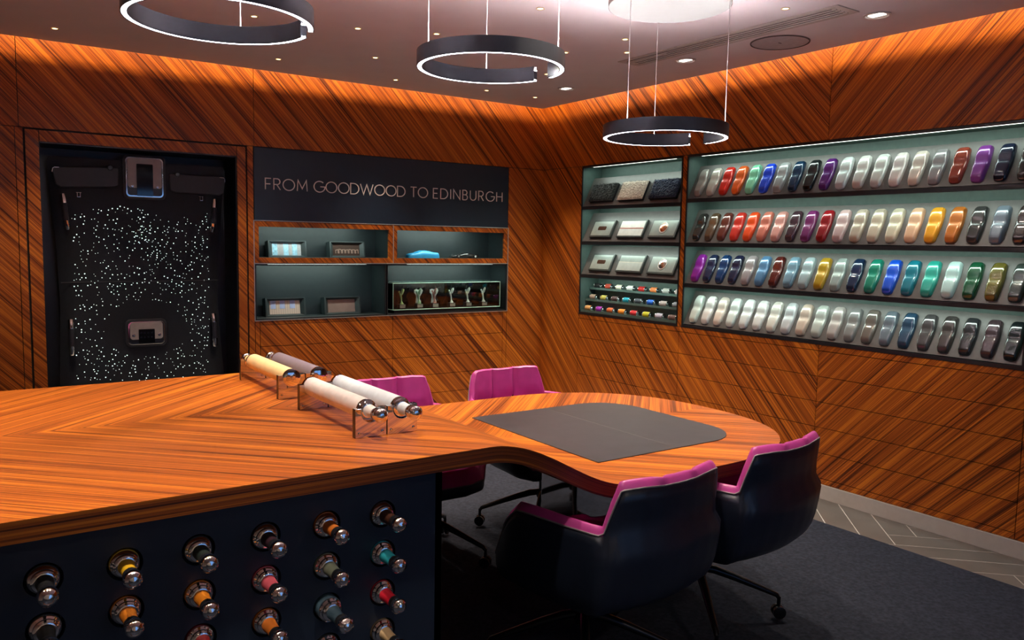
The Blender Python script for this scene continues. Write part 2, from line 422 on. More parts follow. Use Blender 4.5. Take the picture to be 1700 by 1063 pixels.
# leather sample rolls -------------------------------------------------------------
def leather(name, col): return mat('leather_'+name, col, .45, var=.06, scale=40, bump=.05)
def make_handle(col_mat, root, flip=1):
    """handle along local -y from the hole; origin at the panel surface"""
    Mx = at((0, .04, 0), (0, -1, 0))
    G().lathe([(.030, -.03), (.030, .035)], 28, Mx).build('roll_end', col_mat, root, smooth=40)
    G().lathe([(.0285, .034), (.0295, .036), (.0295, .041), (.027, .044), (.0245, .046), (.0245, .052), (.021, .056), (.017, .057)], 32, Mx).build('collar', M_CHROME, root, smooth=35)
    G().lathe([(.0175, .055), (.0165, .062), (.0148, .080), (.0145, .092), (.0155, .106)], 24, Mx).build('sleeve', col_mat, root, smooth=40)
    G().lathe([(.0160, .105), (.0166, .107), (.0166, .119), (.0160, .121)], 24, Mx).build('band', M_BLACK, root, smooth=40)
    G().lathe([(.0150, .120), (.0185, .123), (.0200, .129), (.0195, .136), (.016, .142), (.0105, .1455), (.0095, .1445), (.006, .1450), (.003, .147)], 28, Mx).build('knob', M_CHROME, root, smooth=35)
LC = {'black': (.008, .008, .010), 'yellow': (.55, .32, .012), 'forest black': (.010, .016, .015), 'dark plum': (.022, .007, .014), 'tan orange': (.42, .11, .014), 'chocolate brown': (.050, .016, .009),
      'jet black': (.006, .006, .007), 'orange': (.52, .15, .012), 'amber orange': (.62, .19, .012), 'pink': (.62, .10, .15), 'grey green': (.17, .19, .15), 'turquoise': (.02, .32, .42),
      'dark red': (.16, .008, .012), 'rust orange': (.50, .13, .012), 'slate blue': (.045, .085, .13), 'bright red': (.52, .008, .028), 'dark grey': (.03, .03, .034), 'sand beige': (.48, .33, .19)}
RC = [['black', 'yellow', 'forest black', 'dark plum', 'tan orange', 'chocolate brown'], ['jet black', 'orange', 'amber orange', 'pink', 'grey green', 'turquoise'],
      [None, None, 'dark red', 'rust orange', 'slate blue', 'bright red'], [None]*4 + ['dark grey', 'sand beige']]
RN = ['top row', 'second row', 'third row', 'lowest visible row']
for r in range(4):
    for c in range(6):
        cn = RC[r][c]
        if not cn: continue
        e = empty('leather_roll', (HX[c], FY - (.022 if cn == 'slate blue' else 0), HZ[r]), f'{cn} leather sample roll with chrome knob in counter front, {RN[r]}', 'leather roll', 'leather rolls in the counter front')
        make_handle(leather(cn.replace(' ', '_'), LC[cn]), e)
# four rolls lying on chrome brackets on the counter
def bracket(x, y, label):
    e = empty('roll_bracket', (x, y, ZH), label, 'bracket', 'chrome roll brackets on the counter')
    w, h, r = .094, .082, .030
    pts = [(-w/2, 0), (w/2, 0), (w/2, h)] + [(.0+r*cos(radians(-a)), h-.012+r*sin(radians(-a))) for a in range(0, 181, 15)] + [(-w/2, h)]
    pts = [(-w/2, 0), (w/2, 0), (w/2, h), (r, h)] + [(r*cos(radians(-a)), h-.010+r*sin(radians(-a))) for a in range(0, 181, 15)] + [(-r, h), (-w/2, h)]
    g = G().prism(pts, -.010, .010, lambda a, b, c: (a, c, b))
    for k in (0, 1, len(pts)-1): g.m[2+k] = 1  # side and foot faces of the plate black: dark reflections put into the colour
    g.build('plate', [PED, M_BLACK], e, bevel=.001)
    for sx in (-.035, .035):
        G().lathe([(.004, 0), (.004, .002), (.002, .003)], 10, at((sx, -.0101, .013), (0, -1, 0))).build('rivet', M_CHROME, e)
XR = (-3.284, -3.187)
BY = [(-3.588, 'front'), (-3.155, 'second'), (-2.950, 'third'), (-2.515, 'rearmost')]
for y, nm in BY:
    for k, x in enumerate(XR): bracket(x, y, f'polished chrome roll bracket on the counter, {nm} pair, {"left" if k == 0 else "right"} one')
def table_roll(x, y0, y1, colr, label, near):
    """body between y0 (near) and y1 (far); handle at near end or far end"""
    e = empty('leather_roll', (x, (y0+y1)/2, ZH+.072+.0302-.0305+.0), label, 'leather roll', 'leather rolls on the counter')
    zc = 0.0; L = (y1-y0)/2
    lm = leather('roll', colr); s = -1 if near else 1
    Mx = lambda d: at((0, 0, zc), (0, d, 0))
    G().lathe([(.028, -L-.0), (.0298, -L+.002), (.0298, L-.002), (.028, L)], 36, Mx(1)).build('body', lm, e, smooth=40)
    G().lathe([(.0285, L-.001), (.0300, L+.002), (.0300, L+.010), (.0265, L+.012), (.0265, L+.020), (.0225, L+.024), (.018, L+.025)], 32, Mx(s)).build('collar', M_CHROME, e, smooth=35)
    G().lathe([(.0185, L+.023), (.0172, L+.035), (.0158, L+.055), (.0160, L+.070)], 24, Mx(s)).build('sleeve', lm, e, smooth=40)
    G().lathe([(.0165, L+.069), (.0178, L+.071), (.0178, L+.085), (.0135, L+.087), (.0150, L+.090), (.0195, L+.094), (.0205, L+.100), (.0195, L+.106), (.015, L+.111), (.008, L+.1135), (.004, L+.114)], 28, Mx(s)).build('knob', M_CHROME, e, smooth=35)
    G().lathe([(.0285, L-.001), (.0302, L+.001), (.0302, L+.013), (.027, L+.015)], 32, Mx(-s)).build('end_cap', M_CHROME, e, smooth=35)
table_roll(XR[0], -3.560, -3.150, (.90, .85, .83), 'cream white leather roll on chrome brackets, front left of the four', True)
table_roll(XR[1], -3.575, -3.150, (.74, .83, .92), 'pale ice blue leather roll on chrome brackets, front right of the four', True)
table_roll(XR[0], -2.950, -2.540, (.86, .66, .34), 'straw yellow leather roll on chrome brackets, rear left of the four', False)
table_roll(XR[1], -2.950, -2.540, (.20, .16, .20), 'mauve grey leather roll on chrome brackets, rear right of the four', False)

# ------------------------------------------------------------------ swivel chairs
def ang_lerp(tab, a):
    for (a0, v0), (a1, v1) in zip(tab, tab[1:]):
        if a0 <= a <= a1:
            t = sm((a-a0)/(a1-a0)) if a1 > a0 else 0
            return v0+(v1-v0)*t
    return tab[-1][1]
# half of the rim from the front (0) round the side (0.5) to the back (1): plan and height
RIM = [(0, 0, .250, .405), (.10, .13, .250, .405), (.20, .225, .215, .41), (.27, .278, .14, .46), (.33, .303, .06, .59), (.38, .308, .00, .640), (.46, .306, -.09, .646), (.56, .292, -.20, .646), (.635, .266, -.305, .643), (.66, .252, -.335, .642), (.68, .236, -.355, .720), (.70, .216, -.368, .778), (.715, .206, -.374, .782), (.80, .145, -.392, .784), (.90, .075, -.403, .780), (1.0, 0, -.406, .779)]
def rim(a):
    for q0, q1 in zip(RIM, RIM[1:]):
        if q0[0] <= a <= q1[0]:
            t = (a-q0[0])/(q1[0]-q0[0]); return [q0[i]+(q1[i]-q0[i])*t for i in (1, 2, 3)]
    return RIM[-1][1:]
NA = 100
def avals():
    half = []
    for i in range(NA//2+1): half.append(i/(NA//2))
    return half
def shell_pt(u, t, off=0, lift=0):
    a = 2*u if u <= .5 else 2*(1-u); sg = 1 if u <= .5 else -1
    x, y, h = rim(a)
    h += lift
    zb_ = .335
    hh = (1-(1-t)**3.6)**(1/1.12)          # horizontal growth
    vv = t**2.4
    bx, by = 0, -.03
    back = sm((a-.45)/.3)
    # lower bowl bulges past the upper back, upper back reclines
    bul = 1 + .075*sm((a-.58)/.12)*sm((.640-(zb_+(h-zb_)*vv))/.045)*sm(vv/.2)
    px = bx+(x-bx)*hh*bul; py = by+(y-by)*hh*bul*(1-.10*back*(1-vv)*1.0)
    z = zb_+(h-zb_)*vv
    if off:
        d = Vector((px-bx, py-by, 0)); L = d.length
        if L > 1e-5: d /= L
        k = min(1, L/.12)
        px -= d.x*off*k; py -= d.y*off*k; z += off*(1-t)*1.9 + off*.25
    return Vector((sg*px, py, z))
def liner_pt(u, t):
    a = 2*u if u <= .5 else 2*(1-u)
    p = shell_pt(u, t, .032, .008 + .050*sm((.26-a)/.10))
    # stitched channels in the pad
    seam = 0
    for c in (.13, -.13):
        sg = 1 if u <= .5 else -1
        x0 = p.x
        seam += math.exp(-((x0-.068*(1 if c > 0 else -1))/.012)**2)
    q = sm((a-.55)/.2)*sm((t-.25)/.3)
    p.y -= .020*seam*q
    p.z = max(p.z, .452 + .012*cos(p.x*9)*(1-4*p.y*p.y) - .012*seam*(1-q))
    return p
SHELL_ME = LINER_ME = PIPE_ME = None
def chair(loc, rz, base_rot, label):
    global SHELL_ME, LINER_ME, PIPE_ME
    e = empty('swivel_chair', loc, label, 'chair', 'magenta swivel chairs around the table', rz)
    if SHELL_ME is None:
        ts = [0, .04, .1, .18, .26, .34, .42, .5, .58, .66, .74, .80, .86, .91, .96, 1]
        us = []
        for i in range(NA): us.append(i/NA)
        us = sorted(set(us + [v/2 for v in (.645, .665, .675, .695)] + [1-v/2 for v in (.645, .665, .675, .695)]))
        def loft(fn):
            g = G(); n = len(ts)
            g.add([fn(u, t) for u in us for t in ts], [(i*n+j, ((i+1) % len(us))*n+j, ((i+1) % len(us))*n+j+1, i*n+j+1) for i in range(len(us)) for j in range(n-1)])
            return g
        SHELL_ME = loft(lambda u, t: shell_pt(u, t)).mesh('shell', M_SHELL, 60)
        LINER_ME = loft(liner_pt).mesh('seat_pad', M_MAG, 60)
        # rolled rim between shell and pad
        g = G(); n = 8; NU = len(us)
        vs_ = []
        for u in us:
            o_, i_ = shell_pt(u, 1), liner_pt(u, 1)
            for k in range(n+1):
                s = k/n; p = o_.lerp(i_, s); p.z += .014*sin(pi*s)*(1 if s < .5 else 1)+.002; vs_.append(p)
        g.add(vs_, [(i*(n+1)+k, ((i+1) % NU)*(n+1)+k, ((i+1) % NU)*(n+1)+k+1, i*(n+1)+k+1) for i in range(NU) for k in range(n)])
        PIPE_ME = g.mesh('rim_pad', M_MAG, 70)
    for nm, me in (('shell', SHELL_ME), ('seat_pad', LINER_ME), ('rim_pad', PIPE_ME)):
        o = bpy.data.objects.new(nm, me); COL.objects.link(o); o.parent = e
        if nm == 'shell': o.modifiers.new('thick', 'SOLIDIFY').thickness = .006
    # piping line along the shell edge
    pts = [shell_pt(i/160 if i < 160 else 0, 1) + Vector((0, 0, .001)) for i in range(161)]
    G().tube(pts, .0028, 6).build('edge_piping', mat('piping_grey', (.20, .18, .20), .4), e, smooth=60)
    G().lathe([(.030, .185), (.034, .19), (.034, .215), (.022, .225), (.022, .33), (.085, .345), (.09, .352)], 20).build('column', M_BLACKM, e, smooth=40)
    for k in range(4):
        a = base_rot - rz + k*pi/2; d = Vector((cos(a), sin(a), 0))
        pts = [d*r + Vector((0, 0, z)) for r, z in ((.02, .212), (.07, .203), (.14, .178), (.22, .146), (.29, .117), (.322, .104), (.330, .092))]
        leg = G().tube(pts, [.017, .018, .0165, .014, .012, .011, .009], 10, flat=.9).build('leg', M_BLACKM, e, smooth=50)
        c = d*.332; t = Vector((-d.y, d.x, 0))
        g = G().tube([c+Vector((0, 0, .098)), c+Vector((0, 0, .052))], .0075, 8)
        for s in (-1, 1):
            g.lathe([(.020, -.008), (.0255, -.006), (.0255, .006), (.020, .008)], 18, at(c+t*s*.013+Vector((0, 0, .0357)), t))
        g.tube([c-t*.012+Vector((0, 0, .0357)), c+t*.012+Vector((0, 0, .0357))], .006, 8)
        g.build('caster', M_BLACKM, leg, smooth=40)
    return e
chair((-2.475, -3.580, .010), radians(3), radians(52), 'magenta swivel chair nearest the viewer, its navy shell back turned to us')
chair((-1.835, -3.515, .010), radians(6), radians(55), 'magenta swivel chair near the right wall, navy shell back turned to us')
chair((-1.775, -2.415, .010), radians(180), radians(45), 'magenta swivel chair on the far side of the table, in front of the room corner')
chair((-2.49, -2.400, .010), radians(180-2), radians(38), 'magenta swivel chair half hidden behind the counter and leather rolls')

# ------------------------------------------------------------------ pendant rings
def pendant(cx, cy, z, gap_deg, cables, label, ctop=ZC, canopy=False):
    e = empty('ring_pendant', (cx, cy, z), label, 'pendant lamp', 'ring pendants over the table')
    ro, ri, h = .270, .249, .055
    a0, a1 = radians(gap_deg+9), radians(gap_deg+351)
    n = 96
    def ring(z0, z1, r0, r1):
        g = G(); vs_ = []
        for k in range(n+1):
            a = a0+(a1-a0)*k/n
            for r, zz in ((r0, z0), (r1, z0), (r1, z1), (r0, z1)): vs_.append((r*cos(a), r*sin(a), zz))
        fs = [(k*4+i, (k+1)*4+i, (k+1)*4+(i+1) % 4, k*4+(i+1) % 4) for k in range(n) for i in range(4)] + [(0, 1, 2, 3), (n*4+3, n*4+2, n*4+1, n*4)]
        g.add(vs_, fs); return g
    body = ring(0, h, ro-.0035, ro)
    for q in (ring(0, h, ri, ri+.0035), ring(.006, h-.016, ri+.0035, ro-.0035)): body.add(q.v, q.f)
    body.build('ring_body', M_RINGB, e, smooth=40)
    ring(.001, .006, ri+.0035, ro-.0035).build('light_strip', M_RINGL, e, smooth=40)
    ring(h-.016, h-.013, ri+.0035, ro-.0035).build('up_light_strip', M_RINGU3 if canopy else M_RINGU, e, smooth=40)
    for a in cables:
        x, y = .255*cos(radians(a)), .255*sin(radians(a))
        G().tube([(x, y, h), (x, y, ctop-z)], .0017, 6).build('cable', M_CABLE, e)
    if not canopy: return e
    G().lathe([(.262, ctop-z), (.262, ZC-z+.001)], 48, cap=False).build('canopy_side', M_BRONZE, e, smooth=40)
    G().lathe([(.001, ctop-z-.001), (.26, ctop-z-.001), (.262, ctop-z+.004)], 48, cap=False).build('canopy', M_CANOPY, e, smooth=40)
    return e
pendant(-3.54, -3.10, 2.130, -6, (61, 178, -55), 'dark split-ring pendant lamp over the counter, leftmost of three')
pendant(-2.58, -3.10, 2.125, 6, (61, 178, -55), 'dark split-ring pendant lamp in the middle of the three')
pendant(-1.65, -3.07, 1.960, 10, (56, 187, -59), 'dark split-ring pendant lamp hanging lowest, over the table end', 2.52, True)

# ------------------------------------------------------------------ ceiling fixtures
SP = [(-3.714, -.445), (-2.91, -1.383), (-2.488, -.499), (-2.393, -1.501), (-2.024, -.931), (-1.615, -.392), (-2.006, -1.67), (-.909, -.48), (-.465, -.487), (-1.844, -2.399), (-.911, -1.224), (-1.194, -1.779), (-1.131, -2.226), (-.914, -2.008), (-.933, -3.121)]
def spot_light(name, loc, power, deg, parent, color=WARM, blend=.7, size=.03):
    d = bpy.data.lights.new(name, 'SPOT'); d.energy = power; d.color = color; d.spot_size = radians(deg); d.spot_blend = blend; d.shadow_soft_size = size
    o = bpy.data.objects.new(name, d); COL.objects.link(o); o.location = loc
    if parent: o.parent = parent
    return o
proto = None
for i, (x, y) in enumerate(SP):
    lab = f'small warm ceiling spotlight, {ORD[i]} from the left across the ceiling'
    if proto is None:
        proto = e = empty('ceiling_spotlight', (x, y, ZC), lab, 'spotlight', 'small ceiling spotlights')
        G().lathe([(.021, -.0005), (.022, -.003), (.015, -.003), (.014, -.001)], 20, cap=False).build('trim_ring', M_SPOTR, e, smooth=40)
        G().lathe([(.001, -.0012), (.0145, -.0012), (.0146, -.0008)], 16).build('lens', M_SPOTL, e)
        kids = list(e.children)
    else:
        e = proto.copy(); COL.objects.link(e); e.location = (x, y, ZC); e['label'] = lab
        for k in kids:
            c = k.copy(); COL.objects.link(c); c.parent = e
    wallrow = y > -.6
    spot_light('spot_lamp', (0, 0, -.008), P_SPOT*(.75 if wallrow else .9), 66 if wallrow else 76, e)
for i, (x, y) in enumerate(((-.505, -.925), (-.505, -2.088), (-.505, -3.327))):
    e = empty('downlight', (x, y, ZC), 'round recessed white downlight ' + ('beside the far corner', 'in front of the air grille', 'nearest the viewer beside the grille')[i], 'downlight', 'white downlights')
    G().lathe([(.062, -.001), (.066, -.006), (.054, -.007), (.05, -.001)], 32, cap=False).build('trim_ring', M_WHITE, e, smooth=40)
    G().lathe([(.001, -.0006), (.054, -.0006)], 32, cap=False).build('baffle', M_WHITE, e)
    G().box(-.02, .02, -.036, .036, -.005, -.001).build('lens', M_DOWNL, e, bevel=.001)
    spot_light('down_lamp', (0, 0, -.012), P_DOWN, 84, e, (1, .88, .74), .9, .04)
# spots over the counter and table, same fixtures outside the frame; the two behind the viewer are added fill
NEAR = [((-1.75, -3.72), 'right end of the table', 70, 1.0), ((-2.75, -2.62), 'wave of the counter top', 70, 1.0), ((-3.55, -2.75), 'leather rolls', 70, 1.0), ((-4.45, -2.75), 'left end of the counter', 80, 1.0), ((-2.45, -3.45), 'left side of the table', 70, 1.2), ((-4.15, -4.20), 'left part of the counter front', 60, 1.0), ((-3.45, -4.20), 'right part of the counter front', 60, 1.0), ((-2.6, -6.6), 'window behind the viewer, added fill', 135, .8), ((-4.6, -6.6), 'wall behind the viewer, added fill', 135, .8), ((-5.0, -3.6), 'far left counter end', 80, 1.0)]
for i, ((x, y), wh, dg, pw) in enumerate(NEAR):
    e = proto.copy(); COL.objects.link(e); e.location = (x, y, ZC); e['label'] = f'small warm ceiling spotlight above the {wh}, beyond the picture edge'; e['group'] = 'spotlights above the picture edge'
    for k in kids:
        c = k.copy(); COL.objects.link(c); c.parent = e
    spot_light('spot_lamp', (0, 0, -.008), P_SPOT*1.3*pw, dg, e, (1, .84, .64), .7, .035)
# linear air grille
e = empty('air_grille', (-.712, -2.555, ZC), 'long linear air grille with dark slots in the ceiling', 'air vent')
G().box(-.088, .088, -.755, .755, -.006, -.0005).build('frame', M_GRILLE, e, bevel=.002)
for k, x in enumerate((-.055, -.025, .005, .035)):
    a, b = (-.70, .70) if k != 1 else (-.70, .40)
    G().box(x-.004, x+.004, a, b, -.0068, -.0058).build('slot', M_SLOT, e)
    G().box(x+.008, x+.016, -.72, .72, -.010, -.005).build('louvre', M_GRILLE, e)
e = empty('ceiling_speaker', (-.425, -2.71, ZC), 'large round flush loudspeaker cover in the ceiling', 'loudspeaker')
G().lathe([(.001, -.004), (.150, -.004), (.152, -.002)], 48, cap=False).build('cover', M_SPK, e, smooth=30)
G().lathe([(.152, -.001), (.153, -.006), (.158, -.006), (.159, -.0005)], 48, cap=False).build('rim', M_SLOT, e, smooth=30)
G().box(-.012, .012, -.003, .003, -.0055, -.0038).build('badge', M_SLOT, e)

# ------------------------------------------------------------------ sign board with lettering
sign = empty('sign_board', (0, 0, 0), 'dark navy sign board with a line of pale capital letters', 'sign')
G().box(-2.499, -.368, -.001, .012, 1.622, 2.125).build('board', M_SIGN, sign)
def arc(cx, cy, rx, ry, a0, a1, n=22): return [(cx+rx*cos(radians(a0+(a1-a0)*k/n)), cy+ry*sin(radians(a0+(a1-a0)*k/n))) for k in range(n+1)]
LET = {'F': (.48, [[(0, 0), (0, 1), (.48, 1)], [(0, .5), (.42, .5)]]),
       'R': (.56, [[(0, 0), (0, 1), (.27, 1)] + arc(.27, .74, .26, .26, 90, -90, 14) + [(0, .48)], [(.25, .48), (.56, 0)]]),
       'O': (1.0, [arc(.5, .5, .5, .5, 0, 360, 40)]),
       'M': (.88, [[(0, 0), (.07, 1), (.44, .22), (.81, 1), (.88, 0)]]),
       'G': (.94, [arc(.5, .5, .5, .5, 48, 360, 36) + [(.58, .5)]]),
       'D': (.78, [[(0, 0), (0, 1), (.28, 1)] + arc(.28, .5, .5, .5, 90, -90, 22) + [(0, 0)]]),
       'W': (1.24, [[(0, 1), (.31, 0), (.62, .96), (.93, 0), (1.24, 1)]]),
       'T': (.62, [[(0, 1), (.62, 1)], [(.31, 1), (.31, 0)]]),
       'E': (.48, [[(.48, 1), (0, 1), (0, 0), (.48, 0)], [(0, .51), (.42, .51)]]),
       'I': (.02, [[(.01, 0), (.01, 1)]]),
       'N': (.72, [[(0, 0), (0, 1), (.72, 0), (.72, 1)]]),
       'B': (.54, [[(0, 0), (0, 1), (.24, 1)] + arc(.24, .765, .235, .235, 90, -90, 12) + [(0, .53)], [(.24, .53)] + arc(.27, .265, .265, .265, 90, -90, 12) + [(0, 0)]]),
       'U': (.66, [[(0, 1)] + arc(.33, .33, .33, .33, 180, 360, 18) + [(.66, 1)]]),
       'H': (.66, [[(0, 0), (0, 1)], [(.66, 0), (.66, 1)], [(0, .52), (.66, .52)]])}
def ribbon(g, pts, w, mapf, d0, d1):
    n = len(pts); L = []; R = []
    closed = math.dist(pts[0], pts[-1]) < 1e-6
    for i in range(n):
        if closed: p0, p1 = pts[i-1 if i > 0 else n-2], pts[i+1 if i < n-1 else 1]
        else: p0, p1 = pts[max(i-1, 0)], pts[min(i+1, n-1)]
        def nrm(a, b):
            dx, dy = b[0]-a[0], b[1]-a[1]; q = math.hypot(dx, dy) or 1; return (-dy/q, dx/q)
        n0 = nrm(p0, pts[i]) if p0 != pts[i] else nrm(pts[i], p1); n1 = nrm(pts[i], p1) if p1 != pts[i] else n0
        mx, my = n0[0]+n1[0], n0[1]+n1[1]; q = math.hypot(mx, my) or 1; mx /= q; my /= q
        k = min(2.2, 1/max(.3, mx*n0[0]+my*n0[1]))
        L.append((pts[i][0]+mx*w/2*k, pts[i][1]+my*w/2*k)); R.append((pts[i][0]-mx*w/2*k, pts[i][1]-my*w/2*k))
    vs_ = []
    for a, b in zip(L, R): vs_ += [mapf(*a, d0), mapf(*b, d0), mapf(*b, d1), mapf(*a, d1)]
    fs = [(i*4+k, i*4+(k+1) % 4, (i+1)*4+(k+1) % 4, (i+1)*4+k) for i in range(n-1) for k in range(4)] + [(0, 1, 2, 3), ((n-1)*4+3, (n-1)*4+2, (n-1)*4+1, (n-1)*4)]
    g.add(vs_, fs)
LH, LZ = .077, 1.838
for word, x0, x1 in (('FROM', -2.421, -2.120), ('GOODWOOD', -2.069, -1.338), ('TO', -1.290, -1.140), ('EDINBURGH', -1.089, -.433)):
    tw = sum(LET[c][0] for c in word)*LH*1.08; gap = (x1-x0-tw)/(len(word)-1)
    sc = 1.08
    x = x0
    for c in word:
        w, strokes = LET[c]; g = G()
        for s in strokes: ribbon(g, [(x+px*LH*sc, LZ+py*LH) for px, py in s], .0065, lambda a, b, d: (a, d, b), -.006, -.001)
        g.build('letter', M_LETTER, sign); x += w*LH*sc+gap

# ------------------------------------------------------------------ niches in the back wall
M_NICHE = mat('niche_dark_teal', (.015, .024, .027), .5)
M_NLED = emis('niche_led', (.85, 1, .92), 5.0)
def niche(x0, x1, z0, z1, label, framed, bar):
    e = empty('display_niche', ((x0+x1)/2, 0, z0), label, 'display niche', 'display niches below the sign')
    cx = (x0+x1)/2
    def B(nm, a0, a1, b0, b1, c0, c1, mt, bev=0): G().box(a0-cx, a1-cx, b0, b1, c0-z0, c1-z0).build(nm, mt, e, bevel=bev)
    fx0, fx1, fz0, fz1 = (x0+.032, x1-.038, z0+.040, z1-.040) if framed else (x0+.012, x1-.012, z0+.010, z1-.012)
    D = .24
    B('back_panel', fx0-.01, fx1+.01, D, D+.01, fz0-.01, fz1+.014, M_NICHE)
    for nm, a in (('side_panel', (fx0-.006, fx0)), ('side_panel', (fx1, fx1+.006))): B(nm, a[0], a[1], .016, D, fz0, fz1+.010, M_NICHE)
    B('top_panel', fx0-.006, fx1+.006, .016, D, fz1+.010, fz1+.014, M_NICHE); B('bottom_panel', fx0-.006, fx1+.006, .016, D, fz0-.006, fz0, M_NICHE)
    fm = M_WB if framed else M_SHELF
    y0 = -.003 if framed else .0
    B('frame_rail', x0+.003, x1-.003, y0, .017, fz1, z1-.003, fm); B('frame_rail', x0+.003, x1-.003, y0, .017, z0+.003, fz0, fm)
    B('frame_stile', x0+.003, fx0, y0, .017, fz0, fz1, fm); B('frame_stile', fx1, x1-.003, y0, .017, fz0, fz1, fm)
    if bar is not None:
        xa, xb = bar
        B('light_bar', xa, xb, .018, .034, fz1+.004, fz1+.009, M_NLED)
        global LONG; LONG = 'x'
        d = area_light('niche_lamp', ((xa+xb)/2, .030, fz1+.002), (0, .75, -1), xb-xa, .02, P_NICHE*(1.3 if framed else 1.2), (.80, 1, .90))
        d.parent = e; d.matrix_parent_inverse = Matrix.Translation((-cx, 0, -z0))
    return fz0
XM = -1.436
zf_up = niche(-2.503, XM, 1.323, 1.619, 'wood-framed wall niche holding two framed leather samples, upper left', True, (-2.40, -1.60))
niche(XM, -.366, 1.323, 1.619, 'wood-framed wall niche holding two model cars, upper right', True, (-1.25, -.60))
zf_lo = niche(-2.503, XM-.055, .921, 1.318, 'dark open wall niche with two framed samples, lower left', False, (-2.40, -1.65))
niche(XM-.055, -.366, .921, 1.318, 'dark open wall niche with the glass case, lower right', False, (-1.3, -.5))
tr = empty('metal_trim', (-1.435, 0, .92), 'thin silver metal trim lines around the niches', 'trim')
def T(nm, x0, x1, z0, z1): G().box(x0+1.435, x1+1.435, -.006, .001, z0-.92, z1-.92).build(nm, M_TRIM, tr)
T('rail', -2.505, -.364, 1.6185, 1.6235); T('rail', -2.505, -.364, 1.3195, 1.3245); T('rail', -2.505, -.364, .917, .922)
T('stile', -2.507, -2.502, .917, 1.6235); T('stile', -.367, -.362, .917, 1.6235); T('stile', XM-.0025, XM+.0025, 1.3245, 1.6185)

# framed samples
def stripes(name, cols, scale, noise=0, rough=.4):
    mt, n, l, p = nt(name); tc = n.new('ShaderNodeTexCoord'); sp = n.new('ShaderNodeSeparateXYZ'); l.new(tc.outputs['Object'], sp.inputs[0])
    mm = n.new('ShaderNodeMath'); mm.operation = 'MULTIPLY_ADD'; l.new(sp.outputs['X'], mm.inputs[0]); mm.inputs[1].default_value = scale; mm.inputs[2].default_value = .5
    fr = n.new('ShaderNodeMath'); fr.operation = 'FRACT'; l.new(mm.outputs[0], fr.inputs[0])
    r = n.new('ShaderNodeValToRGB'); r.color_ramp.interpolation = 'CONSTANT'; e = r.color_ramp.elements
    e[0].position = 0; e[0].color = (*cols[0], 1); e[1].position = .5; e[1].color = (*cols[1], 1)
    l.new(fr.outputs[0], r.inputs['Fac']); out = r.outputs['Color']
    if noise:
        v = n.new('ShaderNodeTexVoronoi'); v.inputs['Scale'].default_value = noise; v.feature = 'DISTANCE_TO_EDGE'; l.new(tc.outputs['Object'], v.inputs['Vector'])
        rr = n.new('ShaderNodeValToRGB'); rr.color_ramp.elements[0].color = (.35, .35, .35, 1); rr.color_ramp.elements[1].color = (1.2, 1.2, 1.2, 1); rr.color_ramp.elements[1].position = .12
        l.new(v.outputs['Distance'], rr.inputs['Fac']); mx = n.new('ShaderNodeMixRGB'); mx.blend_type = 'MULTIPLY'; mx.inputs[0].default_value = 1
        l.new(out, mx.inputs[1]); l.new(rr.outputs['Color'], mx.inputs[2]); out = mx.outputs['Color']
    l.new(out, p.inputs['Base Color']); p.inputs['Roughness'].default_value = rough
    return mt
def framed(x, z, w, h, pm, label, extra=None):
    e = empty('framed_sample', (x, .115, z), label, 'sample frame', 'framed samples in the niches')
    e.rotation_euler = (radians(-9), 0, 0)
    iw, ih, d = w*.76, h*.72, .07
    # outer box, flared inner bevel
    g = G()
    o = [(-w/2, 0), (w/2, 0), (w/2, h), (-w/2, h)]
    zc = h*.50
    def rect(a, b): return [(-a/2, zc-b/2), (a/2, zc-b/2), (a/2, zc+b/2), (-a/2, zc+b/2)]
    lo, li, lb = rect(w, h), rect(w*.93, h*.90), rect(iw, ih)
    vs_ = [(p[0], d, p[1]) for p in lo] + [(p[0], 0, p[1]) for p in lo] + [(p[0], 0, p[1]) for p in li] + [(p[0], .026, p[1]) for p in lb] + [(p[0], d, p[1]) for p in lb]
    fs = []
    for r in range(4): fs += [(r*4+k, r*4+(k+1) % 4, (r+1)*4+(k+1) % 4, (r+1)*4+k) for k in range(4)]
    g.add(vs_, fs); g.build('frame', M_CARCF, e)
    G().box(-iw/2, iw/2, .026, .032, zc-ih/2, zc+ih/2).build('sample', pm, e)
    if extra: extra(e, iw, ih, zc)
    return e
M_CARCF = mat('frame_dark_teal', (.028, .040, .042), .45)
def circuit(e, iw, ih, zc):
    mm = mat('stitch_lines', (.42, .30, .24), .5)
    for k in range(7):
        x = -iw*.40+k*iw*.125; g = G(); hh = ih*random.uniform(.25, .42)
        ribbon(g, [(x, zc-ih*.30), (x, zc-ih*.30+hh), (x+iw*.05, zc-ih*.30+hh), (x+iw*.05, zc+ih*.02), (x+iw*.09, zc+ih*.02), (x+iw*.09, zc-ih*.30)], .003, lambda a, b, d: (a, d, b), .0245, .026)
        g.build('stitch', mm, e)
def tabs(cols, xs_, z0, z1, wd):
    def f(e, iw, ih, zc):
        for x in xs_: G().box(x*iw-wd*iw/2, x*iw+wd*iw/2, .0245, .026, zc+z0*ih, zc+z1*ih).build('strip', cols, e)
    return f
M_SKY = mat('strip_sky_blue', (.35, .62, .78), .35, var=.3, scale=60)
M_LIL = mat('strip_lilac', (.50, .55, .82), .4)
M_PATT = stripes('grey_lattice', ((.45, .44, .46), (.40, .38, .40)), 18, 220)
framed(-2.222, zf_up+.001, .285, .122, M_PATT, 'dark framed sample with pale blue strips over grey lattice, upper left niche', tabs(M_SKY, (-.40, -.02, .28), -.5, .5, .17))
framed(-1.757, zf_up+.001, .285, .122, mat('leather_espresso', (.045, .026, .020), .3), 'dark framed brown sample with stitched line pattern, upper left niche', circuit)
